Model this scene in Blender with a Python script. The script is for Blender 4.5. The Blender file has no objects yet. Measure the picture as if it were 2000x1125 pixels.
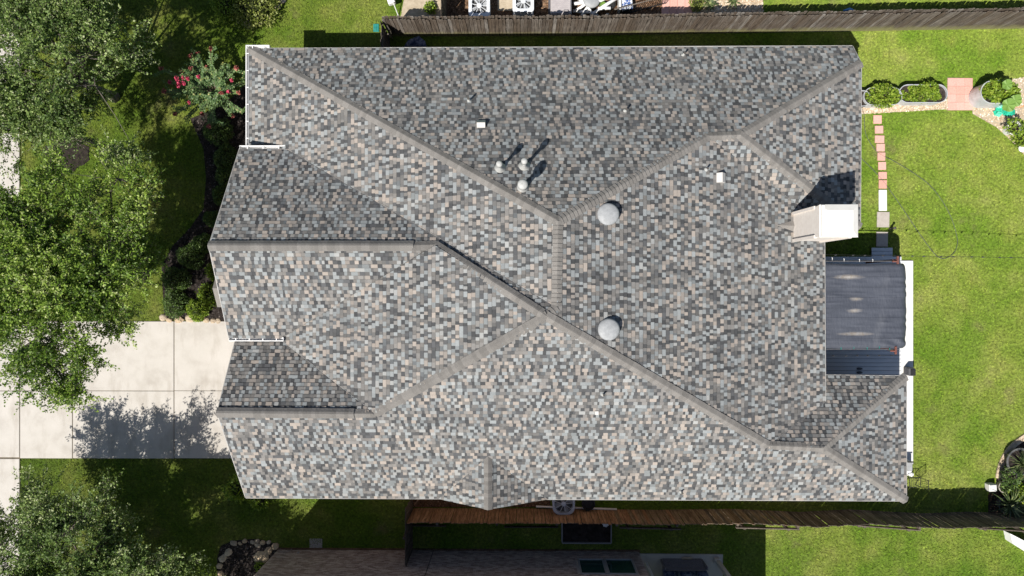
import bpy, math, random
import numpy as np
from mathutils import Vector, Matrix
random.seed(7); RNG = np.random.default_rng(11)
S = bpy.context.scene; COL = S.collection
R = math.radians

# ------------------------------------------------------------------ camera, sky, sun, exposure
CAM_H, FPX, TILT = 29.0, 1333.333, R(0.8)
cam = bpy.data.cameras.new('camera'); cam.lens = 24; cam.sensor_width = 36; cam.clip_end = 500
co = bpy.data.objects.new('camera', cam); COL.objects.link(co)
co.location = (0, 0, CAM_H); co.rotation_euler = (0, TILT, 0); S.camera = co
SUN_EL = R(54); SUN_D = Vector((-0.62, -0.785, 0)).normalized()      # horizontal direction towards the sun
w = bpy.data.worlds.new('World'); S.world = w; w.use_nodes = True
nt = w.node_tree; bg = nt.nodes['Background']
sky = nt.nodes.new('ShaderNodeTexSky'); sky.sky_type = 'NISHITA'; sky.sun_disc = False
sky.sun_elevation = SUN_EL; sky.sun_rotation = math.atan2(SUN_D.x, SUN_D.y)
nt.links.new(sky.outputs[0], bg.inputs[0]); bg.inputs[1].default_value = 0.058
sl = bpy.data.lights.new('sun', 'SUN'); sl.energy = 4.6; sl.angle = R(0.5); sl.color = (1, 0.955, 0.89)
so = bpy.data.objects.new('sun', sl); COL.objects.link(so)
tosun = Vector((SUN_D.x*math.cos(SUN_EL), SUN_D.y*math.cos(SUN_EL), math.sin(SUN_EL)))
so.rotation_euler = tosun.to_track_quat('Z', 'Y').to_euler(); so.location = tosun*40
S.view_settings.view_transform = 'Standard'; S.view_settings.look = 'None'
S.view_settings.exposure = 0.55; S.view_settings.gamma = 1; S.view_settings.use_curve_mapping = False

# ------------------------------------------------------------------ survey helpers: sight lines of the drone measured on the photograph
_c, _s = math.cos(TILT), math.sin(TILT)
def ray(px, py):
    x = (px-1000)/FPX; y = (562.5-py)/FPX
    return (_c*x-_s)/(_s*x+_c), y/(_s*x+_c)
def G(px, py, z=0.0):
    u, v = ray(px, py); d = CAM_H-z
    return (u*d, v*d)
def G3(px, py, z=0.0):
    a = G(px, py, z); return Vector((a[0], a[1], z))

# ------------------------------------------------------------------ mesh helpers
class MB:
    def __init__(s): s.v = []; s.f = []; s.c = []
    def poly(s, pts, col=None):
        i = len(s.v); s.v += [tuple(p) for p in pts]; s.f.append(tuple(range(i, i+len(pts)))); s.c.append(col)
    def add(s, v, f, col=None):
        i = len(s.v); s.v += [tuple(p) for p in v]; s.f += [tuple(i+k for k in q) for q in f]; s.c += [col]*len(f)
    def box(s, c, d, rz=0, col=None, bev=0.0, m=None):
        hx, hy, hz = d[0]/2, d[1]/2, d[2]/2
        if bev > 0:
            b = min(bev, hx*.45, hy*.45, hz*.45); pts = []; idx = {}
            fs = []
            for sx in (-1, 1):
                for sy in (-1, 1):
                    for sz in (-1, 1):
                        for k, o in enumerate(((hx, hy-b, hz-b), (hx-b, hy, hz-b), (hx-b, hy-b, hz))):
                            idx[(sx, sy, sz, k)] = len(pts); pts.append((sx*o[0], sy*o[1], sz*o[2]))
            for sg in (-1, 1):
                fs.append([idx[(sg, a, b_, 0)] for a, b_ in ((-1, -1), (1, -1), (1, 1), (-1, 1))][::sg])
                fs.append([idx[(a, sg, b_, 1)] for a, b_ in ((-1, -1), (1, -1), (1, 1), (-1, 1))][::-sg])
                fs.append([idx[(a, b_, sg, 2)] for a, b_ in ((-1, -1), (1, -1), (1, 1), (-1, 1))][::sg])
            for a in (-1, 1):
                for b_ in (-1, 1):
                    fs.append([idx[(a, b_, -1, 0)], idx[(a, b_, 1, 0)], idx[(a, b_, 1, 1)], idx[(a, b_, -1, 1)]][::a*b_])
                    fs.append([idx[(a, -1, b_, 0)], idx[(a, 1, b_, 0)], idx[(a, 1, b_, 2)], idx[(a, -1, b_, 2)]][::-a*b_])
                    fs.append([idx[(-1, a, b_, 1)], idx[(1, a, b_, 1)], idx[(1, a, b_, 2)], idx[(-1, a, b_, 2)]][::a*b_])
                    for sz in (-1, 1): fs.append([idx[(a, b_, sz, k)] for k in range(3)][::a*b_*sz])
        else:
            pts = [(x, y, z) for x in (-hx, hx) for y in (-hy, hy) for z in (-hz, hz)]
            fs = [(0, 1, 3, 2), (4, 6, 7, 5), (0, 4, 5, 1), (2, 3, 7, 6), (0, 2, 6, 4), (1, 5, 7, 3)]
        ca, sa = math.cos(rz), math.sin(rz); out = []
        for p in pts:
            if m is not None: q = m @ Vector(p); out.append((q.x+c[0], q.y+c[1], q.z+c[2]))
            else: out.append((p[0]*ca-p[1]*sa+c[0], p[0]*sa+p[1]*ca+c[1], p[2]+c[2]))
        s.add(out, fs, col)
    def tube(s, pts, r, n=6, col=None, cap=True):
        pts = [Vector(p) for p in pts]; k = len(pts)
        rs = r if isinstance(r, (list, tuple)) else [r]*k
        v = []; f = []
        for i, p in enumerate(pts):
            t = (pts[min(i+1, k-1)]-pts[max(i-1, 0)])
            if t.length < 1e-7: t = Vector((0, 0, 1))
            t.normalize(); a = t.orthogonal().normalized() if abs(t.z) > .95 else t.cross(Vector((0, 0, 1))).normalized()
            b = t.cross(a)
            for j in range(n):
                q = p+(a*math.cos(2*math.pi*j/n)+b*math.sin(2*math.pi*j/n))*rs[i]; v.append(q)
        for i in range(k-1):
            for j in range(n):
                f.append((i*n+j, i*n+(j+1) % n, (i+1)*n+(j+1) % n, (i+1)*n+j))
        if cap: f.append(tuple(range(n))[::-1]); f.append(tuple((k-1)*n+j for j in range(n)))
        s.add(v, f, col)
    def lathe(s, prof, c=(0, 0, 0), n=20, col=None, sx=1, sy=1, axis=None):
        v = []; f = []
        for (r, z) in prof:
            for j in range(n):
                a = 2*math.pi*j/n; v.append((c[0]+r*sx*math.cos(a), c[1]+r*sy*math.sin(a), c[2]+z))
        for i in range(len(prof)-1):
            for j in range(n): f.append((i*n+j, i*n+(j+1) % n, (i+1)*n+(j+1) % n, (i+1)*n+j))
        f.append(tuple(range(n))[::-1]); f.append(tuple((len(prof)-1)*n+j for j in range(n)))
        s.add(v, f, col)
    def prism(s, poly, z0, z1, col=None):
        n = len(poly); a = sum(poly[i][0]*poly[(i+1) % n][1]-poly[(i+1) % n][0]*poly[i][1] for i in range(n))
        if a < 0: poly = poly[::-1]
        v = [(p[0], p[1], z0) for p in poly]+[(p[0], p[1], z1) for p in poly]
        f = [tuple(range(n))[::-1], tuple(range(n, 2*n))]+[(i, (i+1) % n, n+(i+1) % n, n+i) for i in range(n)]
        s.add(v, f, col)
    def rock(s, c, r, seed, flat=.6, col=None):
        rr = random.Random(seed); n = 8; v = []; f = []
        for i, (zr, rad) in enumerate(((-.3, .85), (.25, 1.), (.75, .8), (1., .42))):
            for j in range(n):
                a = 2*math.pi*(j+.3*i)/n; k = rad*rr.uniform(.78, 1.15)
                v.append((c[0]+r[0]*k*math.cos(a), c[1]+r[1]*k*math.sin(a), c[2]+flat*min(r)*zr*rr.uniform(.85, 1.1)))
        for i in range(3):
            for j in range(n): f.append((i*n+j, i*n+(j+1) % n, (i+1)*n+(j+1) % n, (i+1)*n+j))
        f.append(tuple(3*n+j for j in range(n)))
        s.add(v, f, col)
BASE = {}
def mesh_from(name, v, f, m, cols=None, tone=None, smooth=False):
    me = bpy.data.meshes.new(name)
    if isinstance(v, np.ndarray):                       # fast path, all faces with the same corner count
        k = f.shape[1]; me.vertices.add(len(v)); me.vertices.foreach_set('co', v.astype(np.float32).ravel())
        me.loops.add(f.size); me.loops.foreach_set('vertex_index', f.astype(np.int32).ravel())
        me.polygons.add(len(f)); me.polygons.foreach_set('loop_start', np.arange(0, f.size, k, dtype=np.int32))
        me.update(calc_edges=True)
    else:
        me.from_pydata(v, [], f)
    if cols is not None:
        a = me.attributes.new('tint', 'FLOAT_COLOR', 'FACE')
        a.data.foreach_set('color', np.array([(c[0], c[1], c[2], 1) if c is not None else (.2, .2, .2, 1) for c in cols], dtype=np.float32).ravel())
    if tone is not None:
        a = me.attributes.new('tone', 'FLOAT', 'FACE'); a.data.foreach_set('value', np.asarray(tone, dtype=np.float32))
    if smooth: me.polygons.foreach_set('use_smooth', [True]*len(me.polygons))
    if m: me.materials.append(m)
    me.update(); return me
def obj(name, mb, m, parent=None, smooth=False, local=False):
    v = mb.v
    b = BASE.get(parent.name, (0, 0, 0)) if (parent is not None and not local) else (0, 0, 0)
    if any(b): v = [(p[0]-b[0], p[1]-b[1], p[2]-b[2]) for p in v]
    cols = mb.c if any(c is not None for c in mb.c) else None
    o = bpy.data.objects.new(name, mesh_from(name, v, mb.f, m, cols, smooth=smooth)); COL.objects.link(o)
    if parent is not None: o.parent = parent; BASE[o.name] = b
    return o
def inst(name, me, parent, loc, rot=(0, 0, 0), sc=(1, 1, 1)):
    o = bpy.data.objects.new(name, me); COL.objects.link(o)
    b = BASE.get(parent.name, (0, 0, 0)) if parent is not None else (0, 0, 0)
    o.location = (loc[0]-b[0], loc[1]-b[1], loc[2]-b[2]); o.rotation_euler = rot; o.scale = sc
    if parent is not None: o.parent = parent
    return o
def tag(o, label, cat, group=None):
    o['label'] = label; o['category'] = cat
    if group: o['group'] = group
    return o
def kind(o, k): o['kind'] = k; return o
def thing(name, label, cat, loc=(0, 0, 0), group=None):
    o = bpy.data.objects.new(name, None); COL.objects.link(o); o.location = loc; o.empty_display_size = .2
    BASE[o.name] = tuple(loc); return tag(o, label, cat, group)
def dup(t, loc, rz=0, label=None, sc=None):
    r = t.copy(); COL.objects.link(r); r.location = loc; r.rotation_euler = (0, 0, rz)
    if sc: r.scale = sc
    if label: r['label'] = label
    for ch in list(t.children):
        c = ch.copy(); COL.objects.link(c); c.parent = r
        for g in list(ch.children):
            d = g.copy(); COL.objects.link(d); d.parent = c
    return r

# ------------------------------------------------------------------ materials
class NT:
    def __init__(s, name):
        s.m = bpy.data.materials.new(name); s.m.use_nodes = True; s.t = s.m.node_tree; s.b = s.t.nodes['Principled BSDF']
    def n(s, ty, **k):
        o = s.t.nodes.new(ty)
        for a, v in k.items():
            if a in o.inputs.keys() if isinstance(a, str) else False: o.inputs[a].default_value = v
            else: setattr(o, a, v)
        return o
    def l(s, a, b): s.t.links.new(a, b)
    def pos(s, sc=(1, 1, 1), objc=False):
        if objc: src = s.n('ShaderNodeTexCoord').outputs['Object']
        else: src = s.n('ShaderNodeNewGeometry').outputs['Position']
        mp = s.n('ShaderNodeMapping'); mp.inputs['Scale'].default_value = sc; s.l(src, mp.inputs['Vector']); return mp.outputs[0]
    def noise(s, scale, detail=3, rough=.55, vec=None):
        o = s.n('ShaderNodeTexNoise'); o.inputs['Scale'].default_value = scale; o.inputs['Detail'].default_value = detail; o.inputs['Roughness'].default_value = rough
        if vec is not None: s.l(vec, o.inputs['Vector'])
        return o.outputs['Fac']
    def ramp(s, fac, stops):
        o = s.n('ShaderNodeValToRGB'); e = o.color_ramp.elements
        while len(e) < len(stops): e.new(.5)
        for i, (p, c) in enumerate(stops): e[i].position = p; e[i].color = (c[0], c[1], c[2], 1)
        s.l(fac, o.inputs[0]); return o.outputs[0]
    def mix(s, fac, a, b, blend='MIX'):
        o = s.n('ShaderNodeMix', data_type='RGBA', blend_type=blend)
        for k, x in ((0, fac), (6, a), (7, b)):
            if isinstance(x, (int, float)): o.inputs[k].default_value = x
            elif isinstance(x, tuple): o.inputs[k].default_value = (x[0], x[1], x[2], 1)
            else: s.l(x, o.inputs[k])
        return o.outputs[2]
    def math(s, op, a, b=None, clamp=False):
        o = s.n('ShaderNodeMath', operation=op, use_clamp=clamp)
        for k, x in ((0, a), (1, b)):
            if x is None: continue
            if isinstance(x, (int, float)): o.inputs[k].default_value = x
            else: s.l(x, o.inputs[k])
        return o.outputs[0]
    def attr(s, name): 
        o = s.n('ShaderNodeAttribute'); o.attribute_name = name; return o
    def bump(s, h, dist=.01, strength=1):
        o = s.n('ShaderNodeBump'); o.inputs['Distance'].default_value = dist; o.inputs['Strength'].default_value = strength
        s.l(h, o.inputs['Height']); s.l(o.outputs[0], s.b.inputs['Normal'])
    def col(s, c, rough=.7, spec=.5, metal=0):
        if isinstance(c, tuple): s.b.inputs['Base Color'].default_value = (c[0], c[1], c[2], 1)
        else: s.l(c, s.b.inputs['Base Color'])
        s.b.inputs['Roughness'].default_value = rough; s.b.inputs['Specular IOR Level'].default_value = spec; s.b.inputs['Metallic'].default_value = metal
        return s.m
def grained(name, a, b, scale, rough=.75, spec=.3, bumpd=.004, big=None, metal=0, stops=(.3, .7)):
    t = NT(name); p = t.pos(); c = t.ramp(t.noise(scale, 4, .6, p), [(stops[0], a), (stops[1], b)])
    if big: c = t.mix(t.math('MULTIPLY', t.noise(big[0], 4, .6, p), big[2]), c, big[1])
    if bumpd: t.bump(t.noise(scale*1.7, 3, .6, p), bumpd)
    return t.col(c, rough, spec, metal)
def objrand(name, cols, grain=None, rough=.8, spec=.2, gscale=(1, 1, 1), bumpd=.002, amount=.45):
    t = NT(name); oi = t.n('ShaderNodeObjectInfo')
    c = t.ramp(oi.outputs['Random'], [(i/(max(1, len(cols)-1)), k) for i, k in enumerate(cols)])
    if grain:
        p = t.pos(gscale); nz = t.noise(grain, 5, .65, p)
        c = t.mix(amount, c, t.ramp(nz, [(.3, (.25, .25, .25)), (.7, (.78, .78, .78))]), 'OVERLAY')
        t.bump(nz, bumpd)
    return t.col(c, rough, spec)
M = {}
# lawn: position-driven grass colour, left yard greener than the back yard
def grass_mat(name, dry):
    t = NT(name); p = t.pos()
    sx = t.n('ShaderNodeSeparateXYZ'); t.l(p, sx.inputs[0])
    big = t.noise(.22, 4, .6, p); mid = t.noise(1.3, 4, .6, p); fin = t.noise(9, 3, .7, p)
    side = t.math('MULTIPLY_ADD', sx.outputs[0], .035); t.t.nodes[-1].inputs[2].default_value = .42
    f = t.math('ADD', t.math('MULTIPLY', big, .5), t.math('MULTIPLY', mid, .55))
    g1 = t.ramp(f, [(.33, (.078, .138, .013)), (.5, (.140, .192, .024)), (.64, (.215, .238, .052)), (.76, (.27, .245, .115))])
    g2 = t.ramp(f, [(.33, (.125, .205, .022)), (.5, (.195, .258, .040)), (.64, (.268, .30, .075)), (.76, (.35, .325, .14))])
    c = t.mix(t.math('ADD', side, 0, True), g1, g2)
    c = t.mix(t.ramp(t.noise(.33, 3, .5, t.pos((1.1, .9, 1.7))), [(.44, (0, 0, 0)), (.58, (.9, .9, .9))]), c, t.mix(1.0, c, (.62, .82, .45), 'MULTIPLY'))
    c = t.mix(t.ramp(t.noise(.75, 5, .65, t.pos((1.3, 1, 3.1))), [(.54, (0, 0, 0)), (.70, (.5, .5, .5))]), c, t.mix(1.0, c, (1.25, 1.0, 1.35), 'MULTIPLY'))
    c = t.mix(t.ramp(t.noise(2.6, 4, .65, p), [(.50, (0, 0, 0)), (.72, (.55, .55, .55))]), c, t.mix(1.0, c, (.60, .72, .5), 'MULTIPLY'))
    c = t.mix(.75, c, t.ramp(fin, [(.32, (.22, .22, .22)), (.68, (.80, .80, .78))]), 'OVERLAY')
    # worn, thin turf in patches
    worn = t.ramp(t.noise(.55, 4, .6, t.pos((1, 1, 1))), [(.62, (0, 0, 0)), (.74, (.6, .6, .6))])
    c = t.mix(worn, c, (.20, .17, .085))
    if dry: c = t.mix(.25, c, (.05, .06, .015))
    else: c = t.mix(.6, c, t.ramp(t.attr('tone').outputs['Fac'], [(0, (.22, .24, .2)), (.75, (.62, .62, .55)), (1, (.85, .80, .72))]), 'OVERLAY')
    t.bump(t.noise(22, 3, .7, p), .03, .6)
    return t.col(c, .85, .15)
M['lawn'] = grass_mat('lawn_grass', True); M['blade'] = grass_mat('grass_blades', False)
# shingles
t = NT('asphalt_shingle'); p = t.pos(); a = t.attr('tint').outputs['Color']
c = t.mix(.55, a, t.ramp(t.noise(55, 3, .8, p), [(.3, (.32, .32, .32)), (.7, (.68, .68, .68))]), 'OVERLAY')
c = t.mix(.35, c, t.ramp(t.noise(.6, 4, .6, p), [(.3, (.38, .38, .39)), (.7, (.60, .60, .59))]), 'OVERLAY')
t.bump(t.noise(140, 2, .7, p), .004); M['shingle'] = t.col(c, .92, .15)
M['cap'] = grained('ridge_cap_granules', (.165, .155, .143), (.275, .26, .243), 45, .92, .15, .004)
t = NT('ridge_cap_shingle'); p = t.pos(); c = t.ramp(t.noise(50, 4, .7, p), [(.3, (.138, .130, .120)), (.7, (.250, .237, .220))]); c = t.mix(1.0, c, t.attr('tint').outputs['Color'], 'MULTIPLY'); t.bump(t.noise(90, 3, .6, p), .004); M['ridgecap'] = t.col(c, .92, .15)
M['deck_wood'] = grained('roof_underlay', (.03, .03, .032), (.05, .05, .05), 8, .9, .1)
M['white'] = grained('white_paint', (.74, .735, .72), (.82, .815, .80), 3, .45, .4, .0005)
M['fascia'] = grained('fascia_paint', (.50, .48, .45), (.60, .58, .55), 3, .6, .3, .0005)
M['chimney'] = grained('chimney_stucco', (.66, .60, .54), (.74, .69, .63), 6, .8, .2, .002)
M['cap_white'] = grained('chimney_cap_metal', (.64, .62, .58), (.70, .68, .64), 4, .5, .3, .0005)
M['vent'] = grained('galvanised_vent', (.25, .26, .265), (.34, .35, .355), 9, .6, .4, .001)
M['pipe'] = grained('lead_flashing', (.33, .335, .32), (.46, .46, .44), 14, .6, .35, .003)
M['darkpipe'] = grained('dark_pipe', (.05, .045, .04), (.10, .09, .08), 20, .7, .3, .002)
M['housewall'] = grained('house_wall_brick', (.30, .22, .17), (.42, .33, .27), 12, .85, .2, .004)
# concrete
t = NT('concrete'); p = t.pos(); c = t.ramp(t.noise(.9, 6, .65, p), [(.28, (.39, .36, .32)), (.5, (.475, .447, .405)), (.75, (.52, .49, .45))])
c = t.mix(t.ramp(t.noise(2.1, 5, .6, t.pos((1, .25, 1))), [(.52, (0, 0, 0)), (.75, (.6, .6, .6))]), c, (.30, .265, .22))
c = t.mix(.35, c, t.ramp(t.noise(60, 2, .7, p), [(.3, (.4, .4, .4)), (.7, (.6, .6, .6))]), 'OVERLAY')
t.bump(t.noise(70, 2, .7, p), .003); M['concrete'] = t.col(c, .85, .25)
M['patio'] = grained('patio_concrete', (.60, .59, .56), (.68, .67, .65), 5, .8, .25, .002)
M['joint'] = grained('joint_dirt', (.09, .075, .05), (.16, .13, .09), 8, .95, .1)
M['mulch'] = grained('mulch', (.018, .015, .013), (.065, .052, .045), 7, .95, .1, .03)
M['soil'] = grained('brown_soil', (.08, .05, .03), (.19, .125, .08), 6, .95, .1, .02)
M['sand'] = grained('sandy_soil', (.33, .27, .19), (.47, .40, .30), 5, .95, .1, .01)
M['gravel'] = objrand('gravel', [(.5, .38, .26)], 9, .9)
t = NT('pebbles'); c = t.ramp(t.attr('tone').outputs['Fac'], [(0, (.30, .20, .12)), (.35, (.50, .37, .24)), (.7, (.62, .50, .36)), (1, (.74, .68, .58))]); M['pebble'] = t.col(c, .85, .25)
t = NT('bark_chips'); c = t.ramp(t.attr('tone').outputs['Fac'], [(0, (.012, .010, .010)), (.6, (.060, .050, .046)), (.9, (.12, .10, .092)), (1, (.24, .20, .18))]); M['chip'] = t.col(c, .9, .15)
t = NT('brown_chips'); c = t.ramp(t.attr('tone').outputs['Fac'], [(0, (.05, .028, .016)), (.6, (.16, .085, .045)), (1, (.33, .21, .13))]); M['brownchip'] = t.col(c, .9, .15)
M['pavered'] = objrand('red_paver', [(.58, .31, .25), (.64, .37, .31), (.61, .345, .29)], 24, .9, .15, (1, 1, 1), .003, .3)
M['stepwhite'] = grained('white_stone', (.66, .64, .60), (.74, .72, .69), 9, .8, .2, .003)
M['stepgrey'] = grained('grey_stone', (.36, .32, .28), (.44, .40, .36), 9, .85, .2, .003)
M['limestone'] = objrand('limestone', [(.36, .29, .21), (.48, .41, .32), (.44, .33, .21), (.29, .265, .235)], 7, .9, .2, (1, 1, 1), .02)
def wood(name, cols, gs, algae=None):
    t = NT(name); oi = t.n('ShaderNodeObjectInfo')
    c = t.ramp(oi.outputs['Random'], [(i/(len(cols)-1), k) for i, k in enumerate(cols)])
    p = t.pos((14, 14, .8)); nz = t.noise(2.2, 5, .65, p)
    c = t.mix(.9, c, t.ramp(nz, [(.32, (.12, .12, .12)), (.68, (.86, .86, .84))]), 'OVERLAY')
    blot = t.noise(1.1, 4, .6, t.pos((1, 1, 1.2)))
    c = t.mix(t.math('MULTIPLY', t.ramp(blot, [(.45, (0, 0, 0)), (.7, (1, 1, 1))]), .6), c, gs)
    if algae:
        sx = t.n('ShaderNodeSeparateXYZ'); t.l(t.pos(), sx.inputs[0])
        h = t.math('ADD', t.math('MULTIPLY', sx.outputs[2], 1.1), t.math('MULTIPLY', t.noise(3, 3, .6, t.pos()), .8))
        c = t.mix(t.ramp(h, [(.5, (.85, .85, .85)), (1.25, (0, 0, 0))]), c, algae)
    t.bump(nz, .004); return t.col(c, .85, .15)
M['fencegrey'] = wood('weathered_picket', [(.085, .068, .055), (.165, .142, .122), (.11, .085, .065), (.24, .22, .20)], (.095, .07, .05), (.26, .25, .11))
M['fencecedar'] = wood('cedar_picket', [(.25, .145, .085), (.31, .19, .12), (.21, .12, .07)], (.19, .11, .065))
M['fencemid'] = wood('aging_picket', [(.19, .135, .09), (.24, .18, .125), (.15, .105, .07)], (.12, .09, .06))
M['fencedark'] = wood('dark_picket', [(.10, .08, .065), (.15, .125, .10), (.07, .055, .045)], (.06, .05, .04))
M['black'] = grained('black_metal', (.012, .012, .013), (.03, .03, .03), 12, .5, .4, .001)
M['dgrey'] = grained('dark_grey_plastic', (.06, .062, .07), (.10, .10, .11), 9, .5, .4, .001)
M['acwhite'] = grained('ac_enamel', (.60, .62, .64), (.70, .72, .74), 6, .45, .4, .001)
M['acgrey'] = grained('ac_blue_grey_enamel', (.42, .46, .52), (.50, .54, .60), 6, .45, .4, .001)  # bluer and darker than the enamel of the white units
M['acfan'] = grained('fan_blade_grey', (.26, .27, .28), (.32, .33, .34), 6, .5, .4, 0)
M['generator'] = grained('generator_enamel', (.35, .32, .32), (.42, .39, .385), 6, .5, .4, .001)
M['galv'] = grained('galvanised_tank', (.45, .47, .48), (.62, .64, .65), 5, .4, .5, .001, metal=.25)
M['greenbag'] = grained('green_plastic', (.01, .34, .20), (.04, .52, .33), 8, .4, .5, .01)
M['orange'] = grained('orange_petal', (.55, .20, .06), (.7, .5, .25), 9, .6, .3)
M['bluecush'] = grained('blue_pattern_cushion', (.05, .10, .28), (.65, .68, .72), 9, .8, .2, .004, stops=(.46, .54))
M['navy'] = grained('navy_cushion', (.03, .05, .11), (.16, .19, .27), 6, .85, .2, .004, stops=(.42, .58))
M['wicker'] = grained('grey_wicker', (.13, .125, .14), (.23, .22, .24), 25, .8, .2, .004)
M['glass'] = grained('window_glass', (.01, .045, .04), (.02, .07, .06), 1.5, .08, .5, .0)
M['redwood'] = grained('red_wood', (.13, .05, .04), (.20, .085, .065), 9, .7, .2)
M['teal'] = grained('teal_plastic', (.01, .16, .14), (.03, .26, .22), 9, .5, .4)
t = NT('shade_cloth'); p = t.pos(); c = t.ramp(t.noise(1.2, 5, .6, t.pos((.5, 2, 1))), [(.3, (.046, .052, .068)), (.7, (.080, .088, .110))])
c = t.mix(t.ramp(t.noise(.9, 4, .6, t.pos((1.0, .35, 1))), [(.58, (0, 0, 0)), (.80, (.4, .4, .4))]), c, (.20, .205, .22))
dst = None
for (qx, qy, rx_, ry_, k) in ((1657, 541, 36, 6, .5), (1672, 584, 18, 5, .35), (1669, 607, 18, 5, .42), (1672, 652, 44, 4.5, .45)):
    gx, gy = G(qx, qy, 2.5); mp = t.n('ShaderNodeMapping'); mp.inputs['Location'].default_value = (-gx/(rx_*.0199), -gy/(ry_*.0199), 0); mp.inputs['Scale'].default_value = (1/(rx_*.0199), 1/(ry_*.0199), 0)
    t.l(p, mp.inputs[0]); ln = t.n('ShaderNodeVectorMath', operation='LENGTH'); t.l(mp.outputs[0], ln.inputs[0])
    f = t.math('SUBTRACT', 1.38, t.math('ADD', ln.outputs['Value'], t.math('MULTIPLY', t.noise(3.5, 5, .7, t.pos((.8, 4, 1))), .9)), True); f = t.math('MULTIPLY', f, k*1.6, True)
    c = t.mix(f, c, t.ramp(t.noise(9, 3, .6, p), [(.35, (.42, .40, .38)), (.65, (.36, .30, .22))]))
t.bump(t.noise(6, 4, .6, t.pos((2, .6, 1))), .02); M['sail'] = t.col(c, .55, .35)
t = NT('composite_board'); c = t.mix(.4, (.60, .61, .62), t.ramp(t.noise(3, 4, .6, t.pos((.6, 12, 1))), [(.3, (.3, .3, .3)), (.7, (.7, .7, .7))]), 'OVERLAY'); M['deck'] = t.col(c, .38, .5)
M['step'] = grained('grey_step_board', (.46, .49, .53), (.56, .59, .63), 6, .6, .3, .001)
M['tanbrick'] = objrand('tan_brick', [(.42, .33, .23), (.54, .44, .32), (.48, .38, .28)], 14, .9, .15, (1, 1, 1), .004, .3)
M['potgrey'] = grained('weathered_pot', (.07, .07, .072), (.13, .13, .13), 9, .8, .25, .002)
M['brick'] = objrand('neighbour_brick', [(.26, .20, .17), (.42, .345, .30), (.33, .26, .22), (.50, .43, .38), (.21, .175, .155)], 25, .9, .15, (1, 1, 1), .004)
t = NT('brick_mass'); c = t.ramp(t.attr('tone').outputs['Fac'], [(0, (.24, .185, .16)), (.5, (.38, .305, .262)), (1, (.52, .44, .39))]); c = t.mix(.45, c, t.ramp(t.noise(25, 4, .6, t.pos()), [(.3, (.25, .25, .25)), (.7, (.78, .78, .78))]), 'OVERLAY'); M['brickmass'] = t.col(c, .9, .15)
M['mortar'] = grained('mortar', (.50, .47, .44), (.60, .57, .54), 12, .95, .1)
def leafmat(name, stops, trans=.25, rough=.5, spec=.4):
    t = NT(name); c = t.ramp(t.attr('tone').outputs['Fac'], stops); t.col(c, rough, spec)
    tr = t.n('ShaderNodeBsdfTranslucent'); t.l(t.mix(.5, c, (.17, .30, .03)), tr.inputs[0]); mx = t.n('ShaderNodeMixShader'); mx.inputs[0].default_value = trans
    t.l(t.b.outputs[0], mx.inputs[1]); t.l(tr.outputs[0], mx.inputs[2]); t.l(mx.outputs[0], t.t.nodes['Material Output'].inputs[0]); return t.m
M['oak'] = leafmat('oak_leaves', [(0, (.060, .108, .024)), (.45, (.175, .262, .062)), (.8, (.30, .385, .115)), (1, (.50, .54, .30))], .3, .5, .35)
M['oak2'] = leafmat('green_oak_leaves', [(0, (.056, .112, .012)), (.5, (.185, .298, .034)), (.85, (.315, .42, .068)), (1, (.46, .52, .20))], .3, .5, .35)
M['box'] = leafmat('boxwood_leaves', [(0, (.030, .062, .014)), (.6, (.085, .145, .030)), (1, (.15, .22, .05))], .15)
M['bright'] = leafmat('bright_leaves', [(0, (.08, .15, .012)), (.5, (.215, .325, .026)), (1, (.37, .45, .065))], .3)
M['limeshrub'] = leafmat('lime_leaves', [(0, (.10, .14, .015)), (.5, (.22, .26, .05)), (1, (.38, .40, .13))], .3)
M['myrtle'] = leafmat('myrtle_leaves', [(0, (.045, .095, .03)), (.5, (.10, .18, .06)), (.85, (.19, .27, .085)), (1, (.38, .34, .10))], .2)
M['pad'] = leafmat('big_pad_leaf', [(0, (.20, .34, .07)), (1, (.34, .46, .14))], .3)
M['spiky'] = leafmat('spiky_leaf', [(0, (.02, .035, .012)), (.6, (.065, .10, .03)), (1, (.30, .33, .14))], .2)
t = NT('pink_flower'); c = t.ramp(t.attr('tone').outputs['Fac'], [(0, (.42, .03, .08)), (1, (.72, .12, .20))]); M['pink'] = t.col(c, .7, .2)
t = NT('spent_flower'); c = t.ramp(t.attr('tone').outputs['Fac'], [(0, (.25, .06, .05)), (1, (.42, .15, .12))]); M['spent'] = t.col(c, .8, .2)
M['bark'] = grained('grey_bark', (.10, .085, .07), (.24, .21, .18), 9, .9, .15, .01)
M['twig'] = grained('twig', (.12, .09, .06), (.24, .20, .15), 9, .9, .15)

for k_ in ('lawn', 'blade', 'mulch', 'chip'):
    M[k_].node_tree.nodes['Principled BSDF'].inputs['Diffuse Roughness'].default_value = 1.0
# ------------------------------------------------------------------ setting
def sheet(name, pxs, z, m, thick=.03, ground=True):
    mb = MB(); mb.prism([G(*p) if ground else p for p in pxs], z-thick, z); return kind(obj(name, mb, m), 'structure')
mb = MB(); n = 24; L = 90
for i in range(n):
    for j in range(n):
        x0, x1, y0, y1 = -L+2*L*i/n, -L+2*L*(i+1)/n, -L+2*L*j/n, -L+2*L*(j+1)/n
        mb.poly([(x0, y0, 0), (x1, y0, 0), (x1, y1, 0), (x0, y1, 0)])
kind(obj('lawn', mb, M['lawn']), 'structure')

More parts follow.
